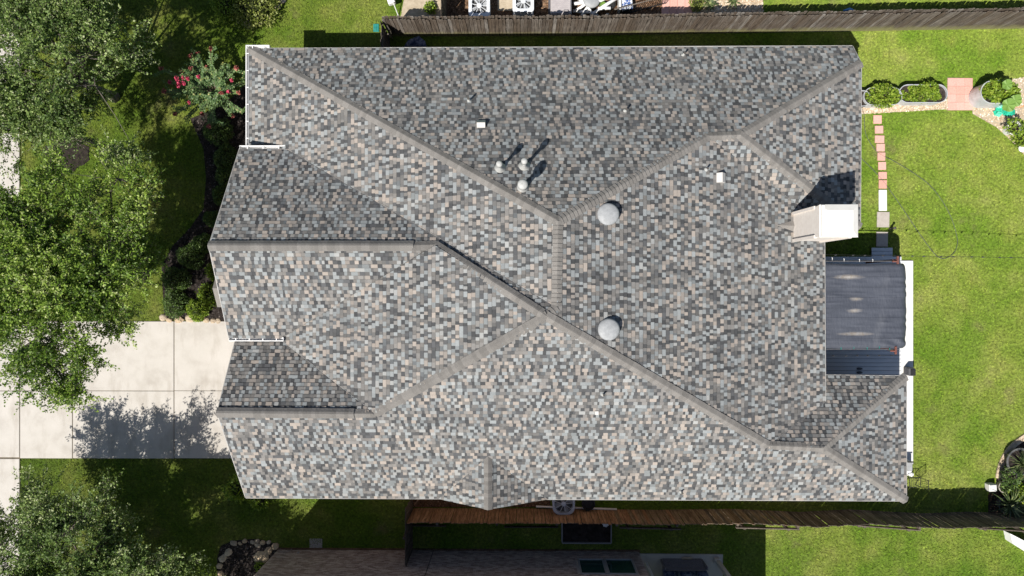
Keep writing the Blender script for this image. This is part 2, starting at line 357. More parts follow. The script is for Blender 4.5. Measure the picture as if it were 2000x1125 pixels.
MULCH = [(372, 232), (398, 290), (403, 350), (398, 408), (372, 445), (338, 480), (316, 520), (318, 560), (322, 624), (440, 627), (600, 627), (600, 170), (480, 165), (440, 205)]
MULCH2 = [(432, 1066), (455, 1056), (500, 1052), (543, 1062), (548, 1075), (500, 1140), (425, 1140), (425, 1090)]
GRAVEL_STRIP = [(1560, 226), (1680, 223), (1851, 213), (1851, 194), (1560, 190)]
GRAVEL_BED = [(1898, 172), (1915, 166), (1950, 160), (2120, 130), (2120, 330), (2003, 306), (1975, 275), (1945, 248), (1899, 222)]
BED_R = [(2060, 830), (2003, 850), (1978, 868), (1960, 890), (1950, 915), (1944, 945), (1930, 965), (1930, 1003), (2120, 1003), (2120, 830)]
SOIL_TOP = [(866, 33), (1080, 33), (1300, 31), (1300, -80), (866, -80)]
SAND_TOP = [(782, 36), (864, 36), (864, -60), (800, -60)]
DRIVE_X = [-90, 40, 143, 341, 640]; DRIVE_Y = [627, 763, 895]
SIDE_Y = [-140, -20, 110, 240, 370, 500, 627]; SIDE_Y2 = [895, 1010, 1125, 1260]
bed = sheet('mulch_bed', MULCH, .03, M['mulch']); bed2 = sheet('rock_garden_bed', MULCH2, .03, M['mulch'])
mr = MB(); mr.prism([(G(128, 300)[0]+1.0*k*math.cos(a), G(128, 300)[1]+.8*k*math.sin(a)) for a, k in ((6.283*i/20, 1+.12*math.sin(i*2.1)) for i in range(20))], -.01, .03); kind(obj('mulch_ring', mr, M['mulch']), 'structure')
gs = sheet('gravel_strip', GRAVEL_STRIP, .02, M['sand']); gb = sheet('gravel_bed', GRAVEL_BED, .02, M['sand'])
br = sheet('planting_bed', BED_R, .02, M['mulch']); sheet('brown_soil', SOIL_TOP, .02, M['soil']); sheet('sandy_soil', SAND_TOP, .016, M['sand'])
sheet('side_yard_soil', [(806, 960), (1075, 960), (1075, 990), (806, 990)], .014, M['soil'])
def slabs(name, cells, z, gap=.014, m='concrete'):
    root = MB()
    xs = [c for q in cells for c in (q[0], q[2])]; ys = [c for q in cells for c in (q[1], q[3])]
    root.prism([G(min(xs), min(ys)), G(max(xs), min(ys)), G(max(xs), max(ys)), G(min(xs), max(ys))], -.06, z-.022)
    ro = kind(obj(name, root, M['joint']), 'structure')
    for (x0, y0, x1, y1) in cells:
        a, b = G(x0, y1), G(x1, y0); s_ = MB()
        s_.box(((a[0]+b[0])/2, (a[1]+b[1])/2, z-.05), (abs(b[0]-a[0])-2*gap, abs(b[1]-a[1])-2*gap, .1), bev=.012)
        obj('slab', s_, M[m], ro)
    return ro
slabs('driveway', [(DRIVE_X[i], DRIVE_Y[j], DRIVE_X[i+1], DRIVE_Y[j+1]) for i in range(1, 4) for j in range(2)], .05)
slabs('sidewalk', [(-70, a, 40, b) for a, b in zip(SIDE_Y+SIDE_Y2[:0], (SIDE_Y+SIDE_Y2[:0])[1:])]+[(-70, 627, 40, 763), (-70, 763, 40, 893)]+[(-70, a, 40, b) for a, b in zip(SIDE_Y2, SIDE_Y2[1:])], .052)
sheet('street', [(-700, -300), (-120, -300), (-120, 1500), (-700, 1500)], .01, grained('asphalt', (.04, .04, .042), (.07, .07, .07), 30, .9, .2))
# patio slab, paver patch
pa, pb = G(1540, 905), G(1782, 509)
mb = MB(); mb.box(((pa[0]+pb[0])/2, (pa[1]+pb[1])/2, .02), (pb[0]-pa[0], pb[1]-pa[1], .1), bev=.012); kind(obj('patio_slab', mb, M['patio']), 'structure')
mb = MB(); mb.prism([G(1850, 152), G(1898.5, 152.5), G(1897.5, 215.5), G(1849, 215.5)], -.03, .022); pp = kind(obj('paver_pad', mb, M['sand']), 'structure')
for i in range(3):
    for j in range(4):
        c_ = G(1850+8.1+16.1*i, 153+7.8+15.7*j); s_ = MB(); s_.box((c_[0], c_[1], .03), (.341, .332, .05), random.uniform(-.012, .012), bev=.007); obj('paver', s_, M['pavered'], pp)
# red tile path of the yard behind
mb = MB(); mb.prism([G(1292, 32), G(1352, 30), G(1352, -30), G(1300, -30)], -.03, .022); tp = kind(obj('tile_path', mb, M['sand']), 'structure')
for i in range(4):
    for j in range(4):
        c_ = G(1299+15*i+(j*1.5 if i < 3 else 0), 22-15*j); s_ = MB(); s_.box((c_[0], c_[1], .03), (.315, .315, .05), bev=.006); obj('tile', s_, M['pavered'], tp)
sheet('neighbour_concrete', [(1352, 32), (1490, 26), (1490, -40), (1352, -40)], .018, M['sand'])
sheet('concrete_pad', [(972, 22), (1001, 22), (1001, -40), (972, -40)], .07, M['sand'], .1)
sheet('neighbour_patio', [(1246, 1080.5), (1411, 1082), (1411, 1240), (1246, 1240)], .06, M['concrete'], .1)

def inpoly(P, poly):
    x, y = P[:, 0], P[:, 1]; r = np.zeros(len(P), bool); n = len(poly); j = n-1
    for i in range(n):
        xi, yi = poly[i]; xj, yj = poly[j]
        cnd = ((yi > y) != (yj > y)) & (x < (xj-xi)*(y-yi)/((yj-yi) or 1e-9)+xi); r ^= cnd; j = i
    return r
HOUSE_FP = [(-10.05, -7.6), (14.1, -7.6), (14.1, -3.8), (10.75, -3.8), (10.75, 2.75), (12.1, 2.75), (12.1, 8.75), (-10.05, 8.75)]
EXCL = [[G(*p) for p in q] for q in (MULCH, MULCH2, GRAVEL_STRIP, GRAVEL_BED, BED_R, SOIL_TOP, SAND_TOP,
        [(38, 626), (640, 626), (640, 896), (38, 896)], [(-120, -200), (41, -200), (41, 1300), (-120, 1300)], [(1849, 151), (1899, 151), (1899, 217), (1849, 217)],
        [(1352, 32), (1490, 26), (1490, -40), (1352, -40)], [(1246, 1080), (1411, 1080), (1411, 1240), (1246, 1240)], [(806, 960), (1075, 960), (1075, 990), (806, 990)])]
EXCL += [HOUSE_FP, [(pa[0], pa[1]), (pb[0], pa[1]), (pb[0], pb[1]), (pa[0], pb[1])]]
def scatter(n, x0, x1, y0, y1, inside=None, excl=()):
    P = np.column_stack((RNG.uniform(x0, x1, n), RNG.uniform(y0, y1, n)))
    k = np.ones(len(P), bool)
    if inside is not None: k &= inpoly(P, inside)
    for e in excl: k &= ~inpoly(P, e)
    return P[k]
def npobj(name, v, f, m, tone=None, parent=None, smooth=False):
    o = bpy.data.objects.new(name, mesh_from(name, v, f, m, tone=tone, smooth=smooth)); COL.objects.link(o)
    if parent is not None: o.parent = parent
    return o
# grass blades standing on the lawns
P = scatter(330000, -22.5, 22.5, -13.0, 12.9, None, EXCL); n = len(P)
ang = RNG.uniform(0, 2*np.pi, n); ln = RNG.uniform(.04, .12, n); wd = RNG.uniform(.012, .03, n); lean = RNG.uniform(.3, 1.2, n); zz = RNG.uniform(.02, .06, n)
d = np.column_stack((np.cos(ang), np.sin(ang))); sd = np.column_stack((-d[:, 1], d[:, 0]))
v = np.empty((n, 3, 3)); v[:, 0, :2] = P+sd*wd[:, None]; v[:, 1, :2] = P-sd*wd[:, None]; v[:, 2, :2] = P+d*(ln*lean)[:, None]
v[:, 0, 2] = v[:, 1, 2] = .002; v[:, 2, 2] = zz
kind(npobj('grass', v.reshape(-1, 3), np.arange(3*n).reshape(-1, 3), M['blade'], RNG.uniform(0, 1, n)), 'stuff')
def chips(name, poly, n, size, m, z=.03, flat=.35):
    q = np.array(poly); P = scatter(n, q[:, 0].min(), q[:, 0].max(), max(q[:, 1].min(), -13), min(q[:, 1].max(), 13), poly, [HOUSE_FP]); n = len(P)
    a = RNG.uniform(0, 6.28, n); s1 = RNG.uniform(.5, 1, n)*size; s2 = s1*RNG.uniform(.35, .9, n)
    ux, uy = np.cos(a), np.sin(a); h = RNG.uniform(.2, 1, n)*size*flat
    v = np.zeros((n, 5, 3)); 
    for k, (i, j) in enumerate(((-1, -1), (1, -1), (1, 1), (-1, 1))):
        v[:, k, 0] = P[:, 0]+i*s1*ux*.5-j*s2*uy*.5; v[:, k, 1] = P[:, 1]+i*s1*uy*.5+j*s2*ux*.5; v[:, k, 2] = z+RNG.uniform(-.004, .012, n)
    v[:, 4, 0] = P[:, 0]; v[:, 4, 1] = P[:, 1]; v[:, 4, 2] = z+.006+h
    b = np.arange(n)[:, None]*5; f = np.concatenate([b+np.array([[0, 1, 4]]), b+np.array([[1, 2, 4]]), b+np.array([[2, 3, 4]]), b+np.array([[3, 0, 4]])])
    return kind(npobj(name, v.reshape(-1, 3), f, m, np.tile(RNG.uniform(0, 1, n), 4)), 'stuff')
chips('bark_mulch', [G(*p) for p in MULCH], 9000, .075, M['chip']); chips('bark_mulch', [G(*p) for p in MULCH2], 2200, .07, M['chip'])
chips('bark_mulch', [G(*p) for p in BED_R], 2500, .07, M['brownchip'], .02)
chips('pebbles', [G(*p) for p in GRAVEL_STRIP], 3500, .06, M['pebble'], .02, .5); chips('pebbles', [G(*p) for p in GRAVEL_BED], 4500, .07, M['pebble'], .02, .5)
chips('wood_chips', [G(*p) for p in SOIL_TOP], 6000, .075, M['brownchip'], .02); chips('pebbles', [G(*p) for p in ((1352, 32), (1490, 26), (1490, -40), (1352, -40))], 2500, .07, M['pebble'], .02)
chips('wood_chips', [G(*p) for p in ((806, 975), (1075, 975), (1075, 990), (806, 990))], 1200, .06, M['brownchip'], .014)

# ------------------------------------------------------------------ main house
house = thing('brick_house', 'large one storey brick house under a mottled grey and tan shingle roof with many hips', 'house', (0, 0, 0))
PL = {'Tm': ('y', 8.750, -.634), 'Lm': ('x', 6.959, .389), 'Rm': ('x', 7.841, -.380), 'Rd': ('x', 8.328, -.385), 'Bd': ('y', 2.051, .648), 'T1': ('y', 6.960, -.662),
      'B1': ('y', 5.196, .568), 'L2': ('x', 7.230, .367), 'T2': ('y', 2.716, -.609), 'Bm': ('y', 8.135, .643), 'R3': ('x', 8.696, -.394), 'T3': ('y', .798, -.653)}
def onp(pl, px, py):
    ax, c, s_ = PL[pl]; u, v = ray(px, py); k = u if ax == 'x' else v
    d = (CAM_H-c)/(1+s_*k); return Vector((u*d, v*d, CAM_H-d))
def pz(pl, x, y):
    ax, c, s_ = PL[pl]; return c+s_*(x if ax == 'x' else y)
# dormer gable on the bottom slope, exact in plan
RZ, RX, RY = 4.19, -1.22, -8.06
PL['DL'] = ('x', RZ+.634*1.22, .634); PL['DR'] = ('x', RZ+1.22*-(-.56), -.56)
PL['DL'] = ('x', RZ-.634*RX, .634); PL['DR'] = ('x', RZ+.56*RX, -.56)
V = {'A': (487, 95), 'B': (1665, 90), 'HB': (1682, 123), 'R1': (1090, 432), 'R2': (1383, 266), 'R3': (1446, 264), 'HD': (1680, 444), 'VD': (1610, 440), 'R4': (1087, 600), 'R5': (1068, 618),
     'G1f': (408, 480), 'G1': (850, 479), 'E1': (468, 290), 'VE1': (562, 292), 'EB1': (447, 660), 'VB1': (547, 661), 'G2f': (424, 806), 'G2': (732, 808), 'ET2': (460, 664), 'VT2': (547, 662),
     'EB': (480, 972), 'C1': (1770, 978), 'V1': (1500, 870), 'V2': (1607, 875), 'C2': (1770, 735), 'VR': (1612, 784), 'ER': (1611, 733), 'LA': (487, 291), 'M1': (1383, 92), 'M2': (850, 461), 'M3': (732, 973.5), 'M4': (1500, 976.5), 'M5': (562, 137), 'M6': (1598, 733)}
PIECES = {'Tm': [['A', 'R1', 'R2', 'M1'], ['M1', 'R2', 'R3', 'HB', 'B']], 'Lm': [['A', 'LA', 'VE1', 'M5'], ['M5', 'VE1', 'R4', 'R1']], 'Rm': [['R4', 'R5', 'V1'], ['R1', 'R4', 'V1', 'VR', 'VD', 'R2']],
          'Rd': [['R3', 'HB', 'HD']], 'Bd': [['R2', 'R3', 'HD', 'VD']], 'T1': [['E1', 'VE1', 'M2', 'G1', 'G1f'], ['M2', 'R4', 'R5', 'G1']], 'B1': [['G1f', 'G1', 'VB1', 'EB1']],
          'L2': [['G1', 'R5', 'G2', 'VT2']], 'T2': [['ET2', 'VT2', 'G2', 'G2f']], 'Bm': [['G2f', 'G2', 'M3', 'EB'], ['G2', 'R5', 'V1', 'M4', 'M3'], ['V1', 'V2', 'C1', 'M4']],
          'R3': [['V2', 'C1', 'C2']], 'T3': [['M6', 'C2', 'V2', 'V1']]}
PCS = {k: [[tuple(onp(k, *V[a])[:2]) for a in q] for q in v] for k, v in PIECES.items()}
yv = lambda x, pl: (pz(pl, x, 0)-8.135)/.643           # where a dormer slope meets the bottom slope
xl, xr = RX-(RZ-2.95)/.634, RX+(RZ-2.95)/.56
PCS['DL'] = [[(xl, RY), (RX, RY), (RX, yv(RX, 'DL'))]]; PCS['DR'] = [[(RX, RY), (xr, RY), (RX, yv(RX, 'DR'))]]
def ccw(p):
    a = sum(p[i][0]*p[(i+1) % len(p)][1]-p[(i+1) % len(p)][0]*p[i][1] for i in range(len(p))); return p if a > 0 else p[::-1]
def clip(sub, poly):
    out = sub
    for i in range(len(poly)):
        a, b = poly[i], poly[(i+1) % len(poly)]; inp = out; out = []
        if not inp: return []
        ex, ey = b[0]-a[0], b[1]-a[1]
        dd = [(ex*(q[1]-a[1])-ey*(q[0]-a[0])) for q in inp]
        for k in range(len(inp)):
            p0, p1, d0, d1 = inp[k], inp[(k+1) % len(inp)], dd[k], dd[(k+1) % len(inp)]
            if d0 >= 0: out.append(p0)
            if (d0 > 0 and d1 < 0) or (d0 < 0 and d1 > 0):
                t_ = d0/(d0-d1); out.append((p0[0]+(p1[0]-p0[0])*t_, p0[1]+(p1[1]-p0[1])*t_))
    return out
dk = MB()
for k, ps in PCS.items():
    for q in ps:
        q = ccw(q); n = len(q); top = [(x, y, pz(k, x, y)-.006) for x, y in q]; bot = [(x, y, z-.05) for x, y, z in top]
        dk.add(top+bot, [tuple(range(n)), tuple(range(2*n-1, n-1, -1))]+[(i, n+i, n+(i+1) % n, (i+1) % n) for i in range(n)])
roof = obj('roof', dk, M['deck_wood'], house)
# --- shingles: courses of laminated tabs, every tab its own slightly raised sheet
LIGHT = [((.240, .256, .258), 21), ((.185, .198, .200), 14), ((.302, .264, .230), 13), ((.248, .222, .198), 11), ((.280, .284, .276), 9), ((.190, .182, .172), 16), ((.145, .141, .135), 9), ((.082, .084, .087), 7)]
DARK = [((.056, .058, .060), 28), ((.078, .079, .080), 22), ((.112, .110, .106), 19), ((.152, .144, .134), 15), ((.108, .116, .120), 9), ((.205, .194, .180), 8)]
_sq = lambda P_: [(tuple((x+(.160-x)*.06)*1.06 for x in c_), w_) for c_, w_ in P_]
LIGHT, DARK = _sq(LIGHT), _sq(DARK)
LW, DW = [p_[1] for p_ in LIGHT], [p_[1] for p_ in DARK]
ALL = []                                                   # (apparent size, verts, faces, colour)
rs = random.Random(5)
for k, ps in PCS.items():
    ax, c0, sl_ = PL[k]; cs = 1/math.sqrt(1+sl_*sl_); e = .146*cs
    nrm = Vector((-sl_, 0, 1)) if ax == 'x' else Vector((0, -sl_, 1)); nrm.normalize()
    pts = [p_ for q in ps for p_ in q]; g = 1 if sl_ > 0 else -1
    rr = [(p_[0] if ax == 'x' else p_[1])*g for p_ in pts]; ss = [(p_[1] if ax == 'x' else p_[0]) for p_ in pts]
    r0 = min(rr); rows = int((max(rr)-r0)/e)+2
    qs = [ccw(q) for q in ps]
    for i in range(-1, rows):
        ra, rb = r0+i*e-.0, r0+(i+1)*e+.012; s0 = min(ss)-rs.uniform(0, .4); s1 = max(ss)
        prev = None; tab = rs.random() < .5
        while s0 < s1:
            tab = (not tab) if rs.random() < .84 else tab
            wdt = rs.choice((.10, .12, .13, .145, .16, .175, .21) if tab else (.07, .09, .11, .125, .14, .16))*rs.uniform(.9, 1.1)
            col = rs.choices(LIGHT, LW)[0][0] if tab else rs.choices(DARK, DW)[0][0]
            prev = col; lum = sum(col)/3
            th = (.019 if tab else .010)+rs.uniform(-.002, .002)
            j = rs.uniform(.88, 1.12); cc = tuple(x*j for x in col)
            rj = ra+rs.uniform(-.004, .004)
            parts = []
            for (qa_, qb_, dk_f) in ((rj, rb-.030*cs, 1.), (rb-.032*cs, rb, .50)):  # upper strip: printed dark band, deepened as the course's shadow line in colour
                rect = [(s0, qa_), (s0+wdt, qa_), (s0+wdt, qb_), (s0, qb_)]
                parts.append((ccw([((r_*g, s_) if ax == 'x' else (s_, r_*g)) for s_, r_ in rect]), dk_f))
            for q in qs:
                VV = []; FF = []; CC = []; AR = 0
                for P2, dk_f in parts:
                    cp = clip(P2, q)
                    if len(cp) < 3: continue
                    up = []; dn = []; fl = []
                    for x, y in cp:
                        r_ = (x if ax == 'x' else y)*g; s_ = y if ax == 'x' else x
                        fr = min(1, max(0, (r_-ra)/(rb-ra))); h = th*(1-fr)+.001
                        b = Vector((x, y, pz(k, x, y))); up.append(tuple(b+nrm*h)); dn.append(tuple(b-nrm*.004)); fl.append((abs(r_-rj) < 1e-5, abs(s_-s0) < 1e-5, abs(s_-s0-wdt) < 1e-5))
                    m_ = len(cp); o_ = len(VV); F = [tuple(range(o_, o_+m_))]
                    for a_ in range(m_):
                        b_ = (a_+1) % m_
                        if any(fl[a_][z_] and fl[b_][z_] for z_ in range(3)): F.append((o_+b_, o_+a_, o_+m_+a_, o_+m_+b_))
                    area = abs(sum(cp[a_][0]*cp[(a_+1) % m_][1]-cp[(a_+1) % m_][0]*cp[a_][1] for a_ in range(m_)))/2
                    if area < 1e-5: continue
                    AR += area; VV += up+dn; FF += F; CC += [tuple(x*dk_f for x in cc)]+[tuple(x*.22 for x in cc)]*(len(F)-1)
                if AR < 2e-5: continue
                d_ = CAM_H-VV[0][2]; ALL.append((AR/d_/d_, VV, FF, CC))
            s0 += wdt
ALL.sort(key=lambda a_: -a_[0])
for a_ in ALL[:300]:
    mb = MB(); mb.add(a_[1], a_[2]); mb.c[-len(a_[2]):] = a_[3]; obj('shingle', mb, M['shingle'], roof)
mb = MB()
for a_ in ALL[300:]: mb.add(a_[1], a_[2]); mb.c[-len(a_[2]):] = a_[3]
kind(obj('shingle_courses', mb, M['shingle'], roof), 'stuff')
# --- ridge and hip caps
def P3(a, *pls):
    q = [onp(k, *V[a]) for k in pls]; return sum(q, Vector())/len(q)
def pl_n(k):
    ax, c, s_ = PL[k]; return (Vector((-s_, 0, 1)) if ax == 'x' else Vector((0, -s_, 1))).normalized()
dr0, dr1 = Vector((RX, yv(RX, 'DL')+.02, RZ)), Vector((RX, RY, RZ))
CAPS = [(P3('A', 'Tm', 'Lm'), P3('R1', 'Tm', 'Lm'), 'Tm', 'Lm', .022), (P3('R2', 'Tm', 'Rm'), P3('R1', 'Tm', 'Rm'), 'Tm', 'Rm', .016), (P3('R3', 'Tm', 'Bd'), P3('R2', 'Tm', 'Bd'), 'Tm', 'Bd', .016),
        (P3('HB', 'Tm', 'Rd'), P3('R3', 'Tm', 'Rd'), 'Tm', 'Rd', .018), (P3('HD', 'Rd', 'Bd'), P3('R3', 'Rd', 'Bd'), 'Rd', 'Bd', .018), (P3('R1', 'Lm', 'Rm'), P3('R4', 'Lm', 'Rm'), 'Lm', 'Rm', .018),
        (P3('R4', 'Lm', 'Rm'), P3('R5', 'L2', 'Rm'), 'T1', 'Rm', .018), (P3('G1f', 'T1', 'B1'), onp('T1', 806, 480), 'T1', 'B1', .075), (onp('T1', 806, 480), P3('G1', 'T1', 'B1'), 'T1', 'L2', .018),
        (P3('G1', 'T1', 'L2'), P3('R5', 'T1', 'L2'), 'T1', 'L2', .034), (P3('G2f', 'T2', 'Bm'), onp('T2', 690, 808), 'T2', 'Bm', .075), (onp('T2', 690, 808), P3('G2', 'T2', 'Bm'), 'T2', 'Bm', .018),
        (P3('G2', 'L2', 'Bm'), P3('R5', 'L2', 'Bm'), 'L2', 'Bm', .018), (P3('V1', 'Rm', 'Bm'), P3('R5', 'Rm', 'Bm'), 'Rm', 'Bm', .02), (P3('V2', 'T3', 'Bm'), P3('V1', 'T3', 'Bm'), 'T3', 'Bm', .02),
        (P3('C1', 'R3', 'Bm'), P3('V2', 'R3', 'Bm'), 'R3', 'Bm', .02), (P3('C2', 'R3', 'T3'), P3('V2', 'R3', 'T3'), 'R3', 'T3', .016), (dr1, dr0, 'DL', 'DR', .018)]
capl = []
for (a, b, k1, k2, lift) in CAPS:
    L_ = (b-a).length; dr = (b-a).normalized(); n_ = max(1, int(L_/.142)); st = L_/n_
    n1, n2 = pl_n(k1), pl_n(k2)
    w1 = dr.cross(n1).normalized(); w2 = dr.cross(n2).normalized()
    mid = (n1+n2).normalized(); sd_ = dr.cross(mid).normalized()
    # each wing runs in its own roof plane away from the ridge
    def wing(nn, ww, other):
        v1 = ww if ww.dot(other) < 0 or (ww.cross(dr).dot(mid) != 0 and (ww.dot(other)) < (-ww).dot(other)) else -ww
        return v1
    wa = w1 if w1.dot(n1-n2) > 0 else -w1
    wb = w2 if w2.dot(n2-n1) > 0 else -w2
    for i in range(n_):
        lo = a+dr*(st*i-.006); hi_ = a+dr*(st*(i+1)+.03); ww_ = .168+rs.uniform(-.006, .006)
        h0 = lift+.026; h1 = lift-.004; k_ = rs.uniform(.80, 1.06)
        P_ = []
        for (q, h) in ((lo, h0), (hi_, h1)):
            P_ += [q+wa*ww_+n1*h*.75, q+wa*.03+n1*h+mid*.002, q+mid*(h+.004), q+wb*.03+n2*h+mid*.002, q+wb*ww_+n2*h*.75]
        D_ = [P_[0]-n1*(h0+.004), lo-mid*.01, P_[4]-n2*(h0+.004), P_[5]-n1*(h1+.006), P_[9]-n2*(h1+.006)]
        F_ = [(j, j+1, j+6, j+5) for j in range(4)]+[(0, 10, 11, 2, 1), (2, 11, 12, 4, 3), (0, 5, 13, 10), (4, 12, 14, 9)]
        pts = [tuple(p_) for p_ in P_+D_]; d_ = CAM_H-lo.z
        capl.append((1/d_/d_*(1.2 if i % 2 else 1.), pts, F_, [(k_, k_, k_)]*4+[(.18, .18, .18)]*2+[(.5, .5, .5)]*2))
capl.sort(key=lambda a_: -a_[0])
for a_ in capl[:300]:
    mb = MB(); mb.add(a_[1], a_[2]); mb.c[-8:] = a_[3]; obj('ridge_cap', mb, M['ridgecap'], roof)
mb = MB()
for a_ in capl[300:]: mb.add(a_[1], a_[2]); mb.c[-8:] = a_[3]
kind(obj('ridge_cap_run', mb, M['ridgecap'], roof), 'stuff')
# --- fascia boards along eaves and rakes
def board(mb, a, b, h=.17, th=.028, drop=.035, inset=.03, side=None):
    d_ = (b-a); dh = Vector((d_.x, d_.y, 0)).normalized(); nn = Vector((-dh.y, dh.x, 0))
    if side is not None and nn.dot(side) > 0: nn = -nn
    o1 = nn*(inset-th); o2 = nn*inset
    P_ = [a+o1, a+o2, b+o2, b+o1]; Z0 = Vector((0, 0, drop)); Z1 = Vector((0, 0, drop+h))
    v = [p_-Z0 for p_ in P_]+[p_-Z1 for p_ in P_]
    mb.add(v, [(0, 3, 2, 1), (4, 5, 6, 7), (0, 1, 5, 4), (1, 2, 6, 5), (2, 3, 7, 6), (3, 0, 4, 7)])
EDG = [('A', 'B', 'Tm', (0, 1)), ('B', 'HB', 'Tm', (1, 0)), ('HB', 'HD', 'Rd', (1, 0)), ('HD', 'VD', 'Bd', (0, -1)), ('VD', 'VR', 'Rm', (1, 0)), ('ER', 'C2', 'T3', (0, 1)), ('C2', 'C1', 'R3', (1, 0)), ('C1', 'EB', 'Bm', (0, -1)),
       ('EB', 'G2f', 'Bm', (-1, 0)), ('G2f', 'ET2', 'T2', (-1, 0)), ('EB1', 'G1f', 'B1', (-1, 0)), ('G1f', 'E1', 'T1', (-1, 0)), ('E1', 'VE1', 'T1', (0, 1)), ('A', 'LA', 'Lm', (-1, 0))]
drip = grained('drip_edge', (.36, .35, .33), (.46, .45, .43), 5, .6, .3, 0)
for a, b, k, sdv in EDG:
    mb = MB(); board(mb, onp(k, *V[a]), onp(k, *V[b]), side=Vector((sdv[0], sdv[1], 0))); obj('fascia', mb, M['fascia'], house)
    mb = MB(); board(mb, onp(k, *V[a]), onp(k, *V[b]), .05, .05, .004, .022, side=Vector((sdv[0], sdv[1], 0))); obj('drip_edge', mb, drip, house)
# --- walls and gable ends
mb = MB(); mb.prism(HOUSE_FP, -.05, 3.0); obj('wall', mb, M['housewall'], house)
mb = MB()
for (ya, za, yr, zr, yb, zb, x) in ((5.1, 3.45, 1.43, 5.9, -1.75, 4.1, -10.2), (-1.95, 3.85, -4.34, 5.25, -7.9, 3.0, -10.2)):
    mb.add([(x, ya, 2.9), (x, ya, za), (x, yr, zr), (x, yb, zb), (x, yb, 2.9), (x+.12, ya, 2.9), (x+.12, ya, za), (x+.12, yr, zr), (x+.12, yb, zb), (x+.12, yb, 2.9)], [(0, 1, 2, 3, 4), (9, 8, 7, 6, 5), (0, 4, 9, 5)])
mb.add([(xl+.3, RY+.35, 2.8), (xl+.3, RY+.35, 2.9), (RX, RY+.35, RZ-.1), (xr-.3, RY+.35, 2.9), (xr-.3, RY+.35, 2.8)], [(0, 4, 3, 2, 1)])
obj('gable_wall', mb, M['housewall'], house)
# little porch gable peeping out on the left
pr = MB(); z_ = 3.15; q = [G(446, 520, z_-.45), G(415, 563, z_), G(446, 612, z_-.45)]
zt = [z_-.42, z_, z_-.42]
bk = [(-9.9, q[0][1]), (-9.9, q[1][1]), (-9.9, q[2][1])]
qa = [(q[1][0], G(416, 528, z_-.35)[1]), q[1], (q[1][0], G(416, 600, z_-.35)[1])]
for i in range(2):
    P_ = [Vector((*qa[i], zt[i])), Vector((*qa[i+1], zt[i+1])), Vector((-9.9, qa[i+1][1], zt[i+1])), Vector((-9.9, qa[i][1], zt[i]))]
    pr.poly(P_); pr.poly([p_-Vector((0, 0, .08)) for p_ in P_][::-1])
    pr.poly([P_[1], P_[0], P_[0]-Vector((0, 0, .14)), P_[1]-Vector((0, 0, .14))])
pc = obj('porch_roof', pr, M['cap'], house)
# --- gutters with hangers
def gutter(a, b, out, wdt=.13, straps=0, z=None):
    a = Vector(a); b = Vector(b); o = Vector((out[0], out[1], 0)); mb = MB(); t_ = .008
    def rib(p): return [p, p+Vector((0, 0, -.11)), p+o*wdt*.75+Vector((0, 0, -.11)), p+o*wdt+Vector((0, 0, -.02)), p+o*wdt+Vector((0, 0, .012)), p+o*(wdt-.028)+Vector((0, 0, .012)), p+o*(wdt-.028)+Vector((0, 0, -.01)),
                          p+o*(wdt*.72-t_)+Vector((0, 0, -.10)), p+o*t_+Vector((0, 0, -.10)), p+o*t_]
    A_, B_ = rib(a), rib(b); n_ = len(A_)
    mb.add(A_+B_, [(i, (i+1) % n_, n_+(i+1) % n_, n_+i) for i in range(n_)])
    for p in (a, b): mb.box(tuple(p+o*wdt*.5+Vector((0, 0, -.05))), (abs(o.x)*wdt+abs(o.y)*.012, abs(o.y)*wdt+abs(o.x)*.012, .115))
    g_ = obj('gutter', mb, M['white'], house)
    for i in range(straps):
        p = a+(b-a)*((i+.5)/straps); s_ = MB(); s_.box(tuple(p+o*(wdt*.5)+Vector((0, 0, .012))), (abs(o.x)*wdt+abs(o.y)*.03, abs(o.y)*wdt+abs(o.x)*.03, .012)); obj('hanger', s_, M['white'], g_)
pA = onp('Lm', 487, 92); pB = onp('Lm', 487, 288)
gutter((pA.x, pA.y+.06, 2.93), (pA.x, pB.y+.02, 2.93), (-1, 0), .12, 6)
pA2 = onp('Tm', 486, 95); pB2 = onp('Tm', 526, 95); gutter((pA2.x-.06, pA2.y, 2.93), (pB2.x, pA2.y, 2.93), (0, 1), .13, 2)
pA = onp('T1', 468, 291); pB = onp('T1', 560, 291); gutter((pA.x, pA.y, 3.5), (pB.x, pA.y, 3.5), (0, 1), .13, 3)
pA = onp('B1', 447, 659); pB = onp('B1', 553, 659); gutter((pA.x, pA.y, 4.15), (pB.x, pA.y, 4.15), (0, -1), .14, 4)
# dark metal valley flashings
t_v = grained('valley_metal', (.10, .10, .10), (.16, .16, .16), 9, .6, .3, 0)
for a, b, k1, k2 in (('VE1', 'R4', 'T1', 'Lm'), ('VT2', 'G2', 'T2', 'L2'), ('V1', 'VR', 'T3', 'Rm'), ('R2', 'VD', 'Bd', 'Rm'), ('VB1', 'G1', 'B1', 'L2')):
    mb = MB(); pts = [P3(a, k1, k2)+Vector((0, 0, .006)), P3(b, k1, k2)+Vector((0, 0, .006))]; d_ = (pts[1]-pts[0]); s_ = Vector((-d_.y, d_.x, 0)).normalized()*.035
    c1 = s_ if s_.dot(pl_n(k1)) < 0 else -s_
    q1 = [p_+c1 for p_ in pts]; q2 = [p_-c1 for p_ in pts]
    for q_, k_ in ((q1, k1), (q2, k2)):
        for p_ in q_: p_.z = pz(k_, p_.x, p_.y)+.016
    mb.poly([q1[0], q1[1], pts[1], pts[0]]); mb.poly([pts[0], pts[1], q2[1], q2[0]])
    if (k1, k2) != ('Bd', 'Rm'): obj('valley_flashing', mb, M['cap'] if k1 == 'B1' else t_v, house)
